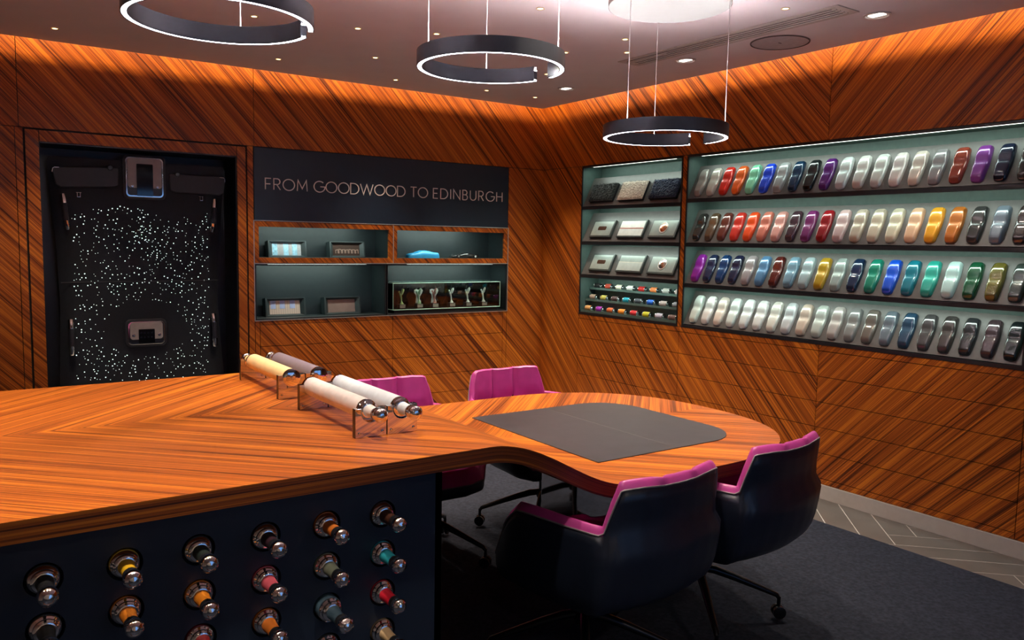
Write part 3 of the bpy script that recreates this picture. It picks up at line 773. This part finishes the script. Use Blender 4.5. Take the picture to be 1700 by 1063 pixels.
framed(-2.238, zf_lo+.001, .30, .138, stripes('beige_ribs', ((.78, .60, .50), (.66, .50, .41)), 60), 'dark framed beige sample with lilac and blue strips, lower left niche', tabs(M_LIL, (-.38, -.08, .25), -.1, .5, .17))
framed(-1.797, zf_lo+.001, .29, .135, mat('leather_mocha', (.30, .19, .16), .35, var=.12, scale=12), 'dark framed plain mocha brown leather sample, lower left niche')

# model cars
def model_car(x, z, L, cm, label, wheels, ht):
    e = empty('model_car', (x, .10, z), label, 'model car', 'model cars in the niche')
    prof = [(0, .34), (.03, .52), (.12, .60), (.24, .68), (.32, .84), (.42, .98), (.54, 1.0), (.66, .92), (.76, .80), (.86, .74), (.95, .72), (.985, .62), (1, .40)]
    if ht < .05: prof = [(0, .30), (.04, .46), (.16, .58), (.30, .70), (.42, .96), (.55, 1.0), (.68, .86), (.80, .74), (.92, .70), (.98, .58), (1, .38)]
    def hh(s):
        for a, b in zip(prof, prof[1:]):
            if a[0] <= s <= b[0]: return (a[1]+(b[1]-a[1])*sm((s-a[0])/(b[0]-a[0])))*ht
        return .4*ht
    W_ = L*.36
    def sec(u, v):
        s = u; q = v*pi; wid = W_/2*(1-.55*abs(2*s-1)**5)
        h = hh(s); zb_ = .012 if wheels else .0
        ch = cos(q); sh = sin(q)
        narrow = 1-.30*max(0, (h/ht-.68)/.32)*max(0, sh)**2
        return (L*(s-.5), -wid*narrow*(abs(ch)**.45)*(1 if ch > 0 else -1), zb_+(h-zb_)*max(0, sh)**.55)
    g = G().grid(sec, 40, 21)
    n = len(g.v)
    g.f.append(tuple(range(21))); g.m.append(0); g.f.append(tuple(reversed(range(n-21, n)))); g.m.append(0)
    g.build('body', cm, e, smooth=50)
    if wheels:
        for s in (.20, .80):
            for sd in (-1, 1):
                wh = G().lathe([(.010, -.006), (.016, -.005), (.016, .005), (.010, .006)], 16, at((L*(s-.5), sd*(W_/2-.004), .0165), (0, 1, 0))).build('wheel', M_BLACK, e, smooth=40)
                G().lathe([(.002, 0), (.009, .0)], 12, at((L*(s-.5), sd*(W_/2+.0025), .0165), (0, sd, 0)), cap=False).build('hub', M_CHROME, wh)
        G().grid(lambda u, v: (L*(-.19+.40*u), -W_*.30*(1-.0), ht*(.66+.20*v*sin(pi*min(1, max(0, u*.9+.05))))), 10, 3).build('side_glass', M_GLASSBLK, e)
model_car(-1.125, zf_up, .285, mat('clay_cyan_blue', (.02, .34, .68), .45, coat=.3), 'plain bright blue model car body without wheels', False, .062)
model_car(-.735, zf_up, .27, mat('paint_black_gloss', (.010, .010, .011), .12, coat=1), 'glossy black model sports car beside the blue one', True, .048)

# glass case with winged figurines
case = empty('glass_case', (-.93, .02, zf_lo), 'low glass display case with dark plinth in the lower right niche', 'display case')
CX0, CX1, CY0, CY1 = -.50, .50, -.01, .20
CZ0, CZ1 = .030, .235
M_EDGEG = mat('glass_edge_green', (.50, .86, .74), .15, spec=.8)
M_MIRROR = mat('mirror_back', (.10, .10, .11), .06, 1)
G().box(CX0+.02, CX1-.02, CY0+.02, CY1, 0, CZ0-.004).build('plinth', M_SHELF, case)
G().box(CX0, CX1, CY0, CY1, CZ0-.004, CZ0).build('base_pane', M_GLASS, case)
G().box(CX0, CX1, CY0, CY0+.004, CZ0, CZ1).build('front_pane', M_GLASS, case)
G().box(CX0, CX0+.004, CY0+.004, CY1, CZ0, CZ1).build('side_pane', M_GLASS, case)
G().box(CX1-.004, CX1, CY0+.004, CY1, CZ0, CZ1).build('side_pane', M_GLASS, case)
G().box(CX0, CX1, CY0, CY1, CZ1, CZ1+.004).build('top_pane', M_GLASS, case)
G().box(CX0+.006, CX1-.006, CY1-.004, CY1, CZ0, CZ1).build('back_mirror', M_MIRROR, case)
def edge(a, b): G().tube([a, b], .0028, 4).build('pane_edge', M_EDGEG, case)
for z in (CZ0-.002, CZ1+.002):
    edge((CX0, CY0, z), (CX1, CY0, z)); edge((CX0, CY0, z), (CX0, CY1, z)); edge((CX1, CY0, z), (CX1, CY1, z))
edge((CX0, CY1, CZ1+.002), (CX1, CY1, CZ1+.002))
for x in (CX0, CX1): edge((x, CY0, CZ0), (x, CY0, CZ1))
def figurine(x, bm_, label, halo):
    e = empty('winged_figurine', (x, .085, zf_lo+CZ0), label, 'figurine', 'winged figurines in the glass case')
    G().box(-.028, .028, -.020, .026, 0, .036).build('plinth', M_BLACK, e, bevel=.001)
    G().box(-.024, .024, -.0215, -.0200, .006, .031).build('plaque', mat('plaque_sand', (.80, .64, .52), .5), e)
    # leaning robed figure with swept-back wings
    pts = [(.004, 0, .036), (.002, 0, .050), (0, 0, .062), (-.002, 0, .082), (-.006, 0, .100), (-.012, 0, .116), (-.016, 0, .126)]
    G().tube([(p[0], .003, p[2]) for p in pts], [.016, .009, .0050, .0060, .0078, .0075, .004], 12).build('robe', bm_, e, smooth=60)
    G().ball((-.020, .003, .134), .0072, 12, sc=(1, 1, 1.15)).build('head', bm_, e, smooth=60)
    for s in (-1, 1):
        def wing(u, v):
            a = u
            root = Vector((-.010, .003, .108)); tip = Vector((.036 if s > 0 else .006, .003+s*.020, .150 if s > 0 else .156))
            p = root.lerp(tip, a); wd = .021*sin(pi*(.15+.75*a))
            return p + Vector((.35*wd*(v-.5)*-1, 0, wd*(v-.5)*1.5)) + Vector((0, s*.004*sin(pi*v), 0))
        w = G().grid(wing, 9, 5); b = w.build('wing', bm_, e, smooth=60); b.modifiers.new('thick', 'SOLIDIFY').thickness = .002
    if halo:
        sil = [(-.022, .040), (.026, .040), (.024, .058), (.014, .072), (.016, .092), (.034, .118), (.042, .140), (.030, .156), (.006, .146), (-.016, .152), (-.034, .146), (-.036, .124), (-.020, .106), (-.016, .086), (-.020, .064)]
        G().prism(sil, .014, .020, lambda a, b, c: (a, c, b)).build('acrylic_backing', M_FROST, e)
M_FROST = mat('frosted_white', (.80, .76, .74), .4)
FG = mat('figurine_green_gold', (.55, .66, .30), .3, .3); FS = mat('figurine_silver', (.85, .87, .84), .3, .35); FGL = mat('figurine_green_glass', (.35, .55, .35), .2, .3); FR = mat('figurine_rose', (.55, .25, .22), .3, .5)
for i, (x, mm, lab, hl) in enumerate(((-1.319, FG, 'green gold winged figurine, leftmost in the glass case', 0), (-1.163, FGL, 'green winged figurine on a white cut-out backing in the glass case', 1), (-1.02, FR, 'rose winged figurine on a white cut-out backing in the glass case', 1),
                                      (-.861, FS, 'silver winged figurine, fourth from the left in the glass case', 0), (-.703, FS, 'silver winged figurine, second from the right in the glass case', 0), (-.548, FS, 'silver winged figurine, rightmost in the glass case', 0))):
    figurine(x, mm, lab, hl)

# ------------------------------------------------------------------ display recesses in the right wall
def recess(y0, y1, label, shelves, trays, z0=.926, z1=2.124, D=.20):
    """y0 > y1; open towards -x"""
    e = empty('display_cabinet', (0, (y0+y1)/2, z0), label, 'display cabinet', 'display cabinets in the right wall')
    cy = (y0+y1)/2
    def B(nm, a0, a1, b0, b1, c0, c1, mt): return G().box(a0, a1, b0-cy, b1-cy, c0-z0, c1-z0).build(nm, mt, e)
    B('back_panel', D, D+.01, y1, y0, z0, z1, M_CARC)
    B('side_panel', .0, D, y0-.006, y0-.001, z0, z1, M_CARC); B('side_panel', .0, D, y1+.001, y1+.006, z0, z1, M_CARC)
    B('top_panel', .0, D, y1+.006, y0-.006, z1-.006, z1, M_CARC); B('bottom_panel', .0, D, y1+.006, y0-.006, z0, z0+.006, M_SHELF)
    B('frame', -.002, .006, y1, y0, z1-.013, z1+.001, M_SHELF); B('frame', -.002, .006, y1, y0, z0-.002, z0+.018, M_SHELF)
    B('frame', -.002, .006, y0-.010, y0, z0+.018, z1-.013, M_SHELF); B('frame', -.002, .006, y1, y1+.010, z0+.018, z1-.013, M_SHELF)
    tops = [z1-.006] + list(shelves)
    for k, z in enumerate(shelves):
        B('shelf', .0, D, y1+.006, y0-.006, z-.011, z, M_SHELF); B('shelf_lip', .0, .005, y1+.006, y0-.006, z-.024, z-.011, M_SHELF)
    floors = list(shelves) + [z0+.006]
    for k, zt_ in enumerate(tops):
        zb_ = zt_ if k == 0 else zt_-.011
        xo = .030 if k == 0 else .008
        B('light_bar', xo, xo+.010, y1+.10, y0-.10, zb_-.0045, zb_-.0005, M_LED)
        global LONG; LONG = 'y'
        d = area_light('shelf_lamp', (xo+.006, cy, zb_-.009), (.40, 0, -1), abs(y0-y1)-.12, .014, P_SHELF*abs(y0-y1)/2.2, (.80, 1, .90))
        d.parent = e; d.matrix_parent_inverse = Matrix.Translation((0, -cy, -z0))
    for z in trays:
        a = (.010, z+.004); b = (.125, z+.235)
        dx, dz = b[0]-a[0], b[1]-a[1]; q = math.hypot(dx, dz); nx, nz_ = dz/q*.004, -dx/q*.004
        g = G().prism([a, b, (b[0]+nx, b[1]+nz_), (a[0]+nx, a[1]+nz_)], y1+.008-cy, y0-.008-cy, lambda p, r, c: (p, c, r-z0))
        g.build('tray', M_TRAY, e)
    return e
SHB = [1.822, 1.517, 1.232]
recess(-1.663, -3.887, 'wide wall display of tilted shelves filled with paint samples', SHB, SHB+[.944])
SHS = [1.800, 1.517, 1.250]
recess(-.521, -1.621, 'narrow wall display with tilted sample tiles and thread spools', SHS, SHS)
V = Vector((.115, 0, .231)).normalized(); N_ = Vector((-V.z, 0, V.x))
def on_tray(o, y, z, s, lift=0):
    p = Vector((.010, 0, z+.004)) + V*s + N_*lift; p.y = y
    mm = Matrix(((0, V.x, N_.x), (-1, 0, 0), (0, V.z, N_.z))).to_4x4(); mm.translation = p
    o.matrix_world = mm
# paint sample form
def speed_form():
    L_, W_ = .212, .076
    def pt(u, v):
        s = .5-.5*cos(pi*u)
        wd = W_/2*(.80+.20*sm(s/.5)-.10*sm((s-.6)/.4)) * (max(0, 1-abs(2*s-1)**18))**.5
        q = (v-.5)*2
        h = .014 + .013*sm(s/.16) - .006*sm((s-.40)/.14) + .008*sm((s-.56)/.12) - .010*sm((s-.80)/.20)
        crown = max(0, 1-abs(q)**7)**.6
        end = (max(0, 1-abs(2*s-1)**20))**.5
        return (wd*q, s*L_, h*(.32+.68*crown)*(.25+.75*end) - .0)
    g = G().grid(pt, 26, 17)
    nu, nvv = 26, 17
    ring_ = [i*nvv for i in range(nu)] + [(nu-1)*nvv+j for j in range(1, nvv)] + [i*nvv+nvv-1 for i in range(nu-2, -1, -1)] + [j for j in range(nvv-2, 0, -1)]
    b = len(g.v)
    for i in ring_: x, y, z = g.v[i]; g.v.append((x, y, .0))
    n = len(ring_)
    for k in range(n): g.f.append((ring_[k], ring_[(k+1) % n], b+(k+1) % n, b+k)); g.m.append(0)
    return g
PAINT = [
 [('warm grey', (.30, .27, .25)), ('pale greige', (.50, .46, .41)), ('bright red', (.62, .018, .008)), ('orange', (.75, .11, .012)), ('mint green', (.22, .62, .40)), ('cobalt blue', (.006, .05, .62)), ('silver grey', (.36, .38, .39)), ('midnight blue', (.008, .035, .085)), ('black', (.010, .012, .014)), ('deep purple', (.10, .012, .17)), ('cool white', (.66, .70, .70)), ('pearl white', (.70, .69, .66)), ('soft white', (.68, .70, .67)), ('rose white', (.72, .66, .63)), ('champagne white', (.66, .57, .50)), ('graphite silver', (.27, .26, .27)), ('copper red', (.28, .05, .03)), ('violet', (.20, .035, .27)), ('navy', (.012, .018, .045)), ('gunmetal black', (.040, .036, .036))],
 [('smoky black', (.030, .026, .024)), ('bronze brown', (.11, .062, .036)), ('maroon brown', (.12, .030, .022)), ('scarlet', (.58, .030, .018)), ('flame orange', (.80, .075, .012)), ('salmon', (.58, .17, .12)), ('blush pink', (.70, .33, .29)), ('aubergine', (.060, .028, .040)), ('plum purple', (.20, .030, .15)), ('crimson', (.32, .012, .018)), ('powder pink', (.66, .46, .45)), ('champagne beige', (.50, .42, .33)), ('cream beige', (.56, .48, .37)), ('ivory', (.62, .56, .42)), ('peach', (.74, .46, .29)), ('amber yellow', (.82, .37, .022)), ('burnt orange', (.50, .15, .020)), ('charcoal', (.045, .043, .043)), ('steel blue grey', (.16, .20, .25)), ('dark espresso', (.040, .030, .030))],
 [('vivid purple', (.25, .015, .30)), ('dark navy', (.014, .022, .060)), ('royal navy', (.010, .040, .13)), ('ink blue', (.014, .016, .046)), ('mauve grey', (.30, .25, .26)), ('sky steel blue', (.085, .20, .36)), ('oxblood', (.10, .016, .012)), ('pale denim blue', (.17, .29, .38)), ('ice grey blue', (.33, .42, .45)), ('mustard', (.42, .25, .016)), ('sage silver', (.30, .36, .34)), ('deep petrol navy', (.008, .022, .060)), ('emerald', (.010, .20, .13)), ('electric blue', (.006, .075, .55)), ('teal', (.008, .16, .22)), ('turquoise green', (.022, .34, .27)), ('pale aqua', (.45, .62, .60)), ('racing green', (.008, .080, .035)), ('olive', (.13, .11, .022)), ('dark pine grey', (.045, .062, .055))],
 [('pale mint white', (.64, .72, .67)), ('bright white', (.72, .71, .69)), ('peach white', (.72, .63, .56)), ('frost white', (.66, .72, .70)), ('polar white', (.70, .72, .72)), ('arctic white', (.72, .71, .70)), ('cream white', (.68, .66, .60)), ('silver white', (.54, .56, .58)), ('sand beige', (.56, .44, .36)), ('pale stone green', (.46, .50, .46)), ('mushroom grey', (.40, .36, .34)), ('dark silver', (.20, .20, .20)), ('taupe grey', (.22, .19, .17)), ('bronze grey', (.13, .11, .095)), ('slate blue grey', (.12, .15, .18)), ('two-tone dark blue', (.020, .055, .10)), ('charcoal grey', (.060, .056, .058)), ('brown black', (.048, .042, .040)), ('soft black', (.024, .026, .028)), ('dark plum black', (.055, .036, .042)), ('petrol black', (.012, .018, .020))]]
PAINT[3].pop(12)
SNAME = ['top', 'second', 'third', 'bottom']
form = None
for r, z in enumerate(SHB+[.944]):
    for c, (cn, col) in enumerate(PAINT[r]):
        dark = sum(col) < .5
        mt = mat('paint_'+cn.replace(' ', '_').replace('-', '_'), col, .20 if dark else .28, .2, 1.0, var=.05, scale=200, cr=.03)
        if form is None:
            form = bpy.data.objects.new('paint_sample', speed_form().mesh('paint_sample', mt, 60)); o = form
        else: o = form.copy()
        COL.objects.link(o); o.material_slots[0].link = 'OBJECT'; o.material_slots[0].material = mt
        on_tray(o, -1.752-c*.1085, z, .012, .0002)
        tag(o, f'{cn} gloss paint sample, {ORD[c]} from the left on the {SNAME[r]} shelf', 'paint sample', 'paint samples on the display wall')

# sample tiles on the narrow display
def tile_thing(y, z, w, h, label, base, build):
    e = empty('sample_tile', (0, 0, 0), label, 'sample tile', 'sample tiles on the narrow display'); on_tray(e, y, z, .030, .0005)
    g = G().box(-w/2, w/2, 0, h, 0, .020); g.build('tile_board', base, e, bevel=.002)
    build(e, w, h); return e
M_TB = mat('tile_board_grey', (.045, .05, .046), .4); M_TBE = mat('tile_face_grey', (.30, .33, .30), .35, .2)
def fur(col):
    fm = mat('fur', col, .9, var=.3, scale=200, sheen=.3)
    def f(e, w, h):
        g = G()
        def pt(u, v):
            b = min(1, 12*min(u, 1-u, v, 1-v))
            return ((u-.5)*w*1.01, v*h*1.01, .021 + b*(.010+.006*random.random()))
        g.grid(pt, 34, 26)
        for k in range(2200):
            x, y = random.uniform(-w/2, w/2), random.uniform(0, h); a = random.uniform(0, 2*pi); l_ = random.uniform(.008, .016)
            dx, dy = cos(a)*.0014, sin(a)*.0014; lx, ly = random.uniform(-.006, .006), random.uniform(-.009, .003)
            g.add([(x-dx, y-dy, .024), (x+dx, y+dy, .024), (x+lx, y+ly, .026+l_)], [(0, 1, 2)])
        o = g.build('fur_pile', fm, e); o['kind'] = 'stuff'
    return f
def face(e, w, h): G().box(-w/2+.014, w/2-.014, .014, h-.014, .0200, .0208).build('face', M_TBE, e)
def win(e, w, h):
    face(e, w, h); G().prism(rrect(-.048, .048, h*.40, h*.62, (.010,)*4, 4), .0205, .0225, lambda a, b, c: (a, b, c)).build('swatch', mat('swatch_brown', (.055, .026, .018), .25, coat=.5), e)
def linest(face_m, line_m, half):
    def f(e, w, h):
        G().box(-w/2+.012, w/2-.012, .012, h-.012, .0200, .0208).build('face', face_m, e)
        if half: G().box(-w/2+.012, w/2-.012, .012, h*.55, .0205, .0225).build('half_panel', mat('tile_half', (.42, .44, .41), .35), e)
        for q in ((.50,) if not half else (.55,)): G().box(-w/2+.012, w/2-.012, h*q-.0025, h*q+.0025, .0208, .0228).build('line', line_m, e)
    return f
def disc(dm):
    def f(e, w, h):
        face(e, w, h)
        G().lathe([(.001, .0235), (.034, .0235), (.036, .0225), (.036, .0205)], 28, Matrix.Translation((.0, h*.52, 0)), cap=False).build('disc', dm, e, smooth=40)
        G().lathe([(.036, .0205), (.036, .0245), (.043, .0245), (.043, .0205)], 28, Matrix.Translation((.0, h*.52, 0)), cap=False).build('disc_ring', M_TRIM, e, smooth=40)
    return f
YS = (-.742, -1.079, -1.418)
for y, col, nm in zip(YS, ((.007, .010, .009), (.68, .58, .48), (.008, .020, .060)), ('black', 'cream', 'navy blue')):
    tile_thing(y, SHS[0], .275, .155, f'{nm} fur rug sample on a board, top shelf of the narrow display', M_BLACK, fur(col))
M_PAPER = mat('ribbed_white', (.66, .64, .60), .5); M_RED = mat('line_red', (.50, .06, .04), .5); M_CREAM = mat('line_cream', (.62, .56, .46), .5)
COPPER = mat('disc_copper', (.75, .42, .26), .22, 1); SILV = mat('disc_silver', (.72, .72, .70), .18, 1)
for k, (z, nm) in enumerate(((SHS[1], 'second'), (SHS[2], 'third'))):
    tile_thing(YS[0], z, .255, .150, f'grey sample tile with small dark brown swatch, {nm} shelf of the narrow display', M_TB, win)
    if k == 0: tile_thing(YS[1], z, .285, .150, 'white sample tile with a red centre line, second shelf of the narrow display', M_TB, linest(M_PAPER, M_RED, False))
    else: tile_thing(YS[1], z, .285, .150, 'plain grey two-band sample tile, third shelf of the narrow display', M_TB, linest(M_TBE, M_CREAM, True))
    tile_thing(YS[2], z, .275, .150, f'grey sample tile with a round {("copper", "silver")[k]} disc, {nm} shelf of the narrow display', M_TB, disc((COPPER, SILV)[k]))
# thread spools on three stepped rails
TC = [[('black', (.015, .016, .018)), ('brick red', (.45, .05, .025)), ('cream', (.72, .68, .55)), ('white', (.72, .72, .68)), ('red', (.60, .015, .010)), ('orange', (.70, .20, .05)), ('silver grey', (.42, .42, .40)), ('pale pink grey', (.58, .50, .47))],
      [('blush', (.66, .42, .32)), ('pale yellow', (.72, .58, .12)), ('dark brown', (.10, .05, .05)), ('cyan', (.02, .42, .55)), ('slate', (.07, .08, .10)), ('blue', (.01, .12, .58)), ('pinkish grey', (.52, .42, .40)), ('grey', (.30, .30, .34))],
      [('tan', (.62, .33, .12)), ('purple', (.32, .03, .42)), ('rust', (.60, .12, .03)), ('bright orange', (.80, .26, .02)), ('crimson', (.58, .02, .03)), ('lime yellow', (.55, .52, .02)), ('lilac grey', (.46, .44, .54)), ('cocoa brown', (.14, .07, .06))]]
RAILS = [(.135, 1.150, 'upper'), (.090, 1.058, 'middle'), (.045, .968, 'lower')]
rk = empty('spool_rack', (0, -1.07, .94), 'dark stepped rack under the thread spools in the narrow display', 'rack')
for x, z, nm in RAILS:
    G().box(x-.030, x+.030, -.535, .535, z-.020-.94, z-.014-.94).build('rail', M_CARC, rk)
    G().box(x-.034, x-.030, -.535, .535, z-.024-.94, z-.006-.94).build('rail_lip', M_CARC, rk)
    G().box(x+.026, x+.030, -.535, .535, z-.10-.94 if nm != 'lower' else .004, z-.020-.94).build('riser', M_CARC, rk)
for r, (x, z, nm) in enumerate(RAILS):
    for c, (cn, col) in enumerate(TC[r]):
        y = (-.608, -.604, -.600)[r]-c*(.129, .133, .1345)[r]
        e = empty('thread_spool', (x, y, z+.008), f'{cn} thread spool, {ORD[c]} from the left on the {nm} spool rail', 'thread spool', 'thread spools in the narrow display')
        G().lathe([(.0205, -.033), (.022, -.030), (.022, .030), (.0205, .033)], 18, at((0, 0, 0), (0, 1, 0))).build('thread', mat('thread_'+cn.replace(' ', '_'), col, .6, var=.15, scale=300), e, smooth=40)
        for s in (-1, 1): G().lathe([(.021, -.003), (.0222, -.0015), (.0222, .0015), (.015, .003), (.008, .008)], 18, at((0, s*.036, 0), (0, s, 0))).build('flange', M_STEEL, e, smooth=30)

# ------------------------------------------------------------------ starlight headliner in the alcove
AL = empty('starlight_headliner', (-3.19, .2, 0), 'black car headliner panel studded with tiny white star lights', 'headliner')
AL.location = (0, 0, 0)
M_HEAD = mat('headliner_black', (.0060, .0080, .0135), .85, var=.15, scale=80)
M_VIS = mat('visor_black', (.017, .018, .026), .6)
alc = G().box(-3.772, -2.616, .32, .335, 0, 2.048).box(-3.776, -3.770, .015, .32, 0, 2.048).box(-2.618, -2.612, .015, .32, 0, 2.048).box(-3.772, -2.616, .015, .32, 2.044, 2.05)
alc.build('alcove_lining', M_BLACK, wall_back)
YP = .16
def hx(z):
    # half-edges of the panel outline as function of height
    t = [(0.0, -3.70, -2.64), (.50, -3.692, -2.66), (.80, -3.683, -2.685), (1.05, -3.675, -2.70), (1.40, -3.685, -2.69), (1.70, -3.705, -2.665), (1.95, -3.725, -2.640), (1.985, -3.715, -2.65)]
    for a, b in zip(t, t[1:]):
        if a[0] <= z <= b[0]:
            s = (z-a[0])/(b[0]-a[0]); return a[1]+(b[1]-a[1])*s, a[2]+(b[2]-a[2])*s
    return t[-1][1:]
def hp(u, v):
    z = 1.985*v; a, b = hx(z); c = abs(2*u-1)
    return (a+(b-a)*u, YP+.05*max(0, c-.80)**2*20 + .03*(1-v), z)
G().grid(hp, 41, 60).build('panel', M_HEAD, AL, smooth=60)
yp = lambda z: YP+.03*(1-z/1.985)
# stars
g = G(); stars = []
tries = 0
while len(stars) < 660 and tries < 40000:
    tries += 1
    x = random.uniform(-3.60, -2.765); z = random.uniform(.48, 1.70)
    if ((x+3.18)/.25)**2 + ((z-.88)/.19)**2 < 1: continue
    if z > 1.66+.03*sin(x*9): continue
    if min(((x-a)**2+(z-b)**2 for a, b in stars), default=1) < .013**2: continue
    stars.append((x, z))
for k in range(40):
    x, z = random.gauss(-3.20, .05), random.gauss(1.53, .06)
    stars.append((x, z))
for x, z in stars:
    r = random.choice((.0018, .0023, .0029, .0037)); y = yp(z)-.0012; a0 = random.random()
    g.add([(x+r*cos(a0+k*pi/3), y, z+r*sin(a0+k*pi/3)) for k in range(6)], [(0, 1, 2, 3, 4, 5)])
st = g.build('star_lights', emis('star_light', (.75, 1.0, .97), 1.6), AL); st['kind'] = 'stuff'
# seam across the panel
G().tube([(-3.67, yp(1.19)-.001, 1.195), (-2.70, yp(1.19)-.001, 1.200)], .0025, 6).build('seam', M_VIS, AL)
def console(cx, z0, z1, w, screen, label):
    e = bpy.data.objects.new('overhead_console', None); COL.objects.link(e); e.parent = AL; e['label'] = label
    y = yp((z0+z1)/2)
    def rr(ww, hh, zo, r, d0, d1, nm, mt, bev=0):
        G().prism([(px, pz) for px, pz in rrect(cx-ww/2, cx+ww/2, (z0+z1)/2+zo-hh/2, (z0+z1)/2+zo+hh/2, (r,)*4, 6)], d0, d1, lambda a, b, c: (a, y-c, b)).build(nm, mt, e, bevel=bev, smooth=30)
    h = z1-z0
    rr(w+.03, h+.03, 0, .035, 0, .012, 'surround', M_VIS, .004)
    rr(w, h, 0, .026, .010, .022, 'bezel', M_CHROME, .003)
    rr(w-.020, h-.020, 0, .020, .018, .0235, 'well', M_BLACK)
    rr(w-.026, h*.74, h*.10, .018, .020, .0255, 'face', mat('console_grey', (.42, .39, .37), .4), .001)
    if screen:
        rr(w*.43, h*.80, -h*.07, .006, .024, .0285, 'screen', M_GLASSBLK, .001)
        for s in (-1, 1): G().lathe([(.008, 0), (.010, .002), (.006, .004)], 14, at((cx+s*w*.33, y-.0255, z0+h*.26), (0, -1, 0))).build('microphone', M_STEEL, e)
    else:
        rr(w*.44, h*.62, -h*.14, .005, .024, .0285, 'button_pad', M_GLASSBLK, .001)
        for i in range(4):
            for j in range(2): G().box(cx-.040+i*.022, cx-.028+i*.022, y-.0300, y-.0284, z0+h*.28+j*.03, z0+h*.28+.010+j*.03).build('button', M_BLACKM, e)
        for s in (-1, 1): G().lathe([(.009, 0), (.011, .002), (.006, .004)], 14, at((cx+s*w*.35, y-.0255, z0+h*.42), (0, -1, 0))).build('microphone', M_STEEL, e)
console(-3.170, 1.752, 2.012, .232, True, 'chrome-rimmed grey console with a glossy black screen')
console(-3.180, .775, .930, .228, False, 'chrome-rimmed grey console with black buttons')
def visor(x0, x1, zl, zr, outer):
    e = G().prism([(x0+.012, zl), (x1-.004, zr), (x1, zr-.012), (x1-.004, zr-.115), (x1-.03, zr-.128), (x0+.045, zl-.125), (x0+.018, zl-.108), (x0, zl-.012)] if outer < 0 else [(x0+.004, zl), (x1-.012, zr), (x1, zr-.012), (x1-.012, zr-.110), (x1-.04, zr-.126), (x0+.03, zl-.125), (x0+.004, zl-.112), (x0, zl-.012)], .008, .026, lambda a, b, c: (a, yp(1.85)-c, b)).build('sun_visor', M_VIS, AL, bevel=.006)
    xe, ze = (x0, zl) if outer < 0 else (x1, zr)
    s = -outer
    pts = [(xe+s*.040, yp(1.9)-.028, ze-.004), (xe+s*.014, yp(1.9)-.028, ze-.004), (xe+s*.004, yp(1.9)-.028, ze-.012), (xe+s*.002, yp(1.9)-.028, ze-.034)]
    G().tube(pts, .004, 8).build('hinge', M_CHROME, e, smooth=50)
    xi, zi = (x1-.05, zr) if outer < 0 else (x0+.05, zl)
    G().lathe([(.018, 0), (.018, .012), (.012, .016)], 14, at((xi, yp(1.9)-.018, zi-.006), (0, -1, 0))).build('clip', M_BLACK, e)
visor(-3.702, -3.325, 1.918, 1.936, -1); visor(-3.018, -2.655, 1.918, 1.914, 1)
for x, z in ((-3.556, 1.752), (-2.812, 1.762)):
    h = G().box(x-.016, x+.016, yp(z)-.010, yp(z)+.002, z+.010, z+.015).box(x-.011, x-.006, yp(z)-.016, yp(z)+.002, z-.016, z+.010).box(x+.006, x+.011, yp(z)-.016, yp(z)+.002, z-.016, z+.010).box(x-.011, x+.011, yp(z)-.016, yp(z)-.006, z-.018, z-.012).build('coat_hook', M_CHROME, AL, bevel=.003)
for xa, za, xb, zb2 in ((-3.643, 1.748, -3.626, 1.535), (-2.722, 1.755, -2.742, 1.540), (-3.624, .955, -3.624, .735), (-2.744, .962, -2.736, .742)):
    pts = []
    for k in range(13):
        t = k/12; pts.append((xa+(xb-xa)*t, yp(1)-.006-.034*sin(pi*t)**.5*.5, za+(zb2-za)*t))
    hd = G().tube(pts[2:11], .016, 10).build('grab_handle', M_VIS, AL, smooth=60)
    for seg in (pts[:4], pts[9:]): G().tube(seg, .0172, 10).build('handle_end', M_CHROME, hd, smooth=60)
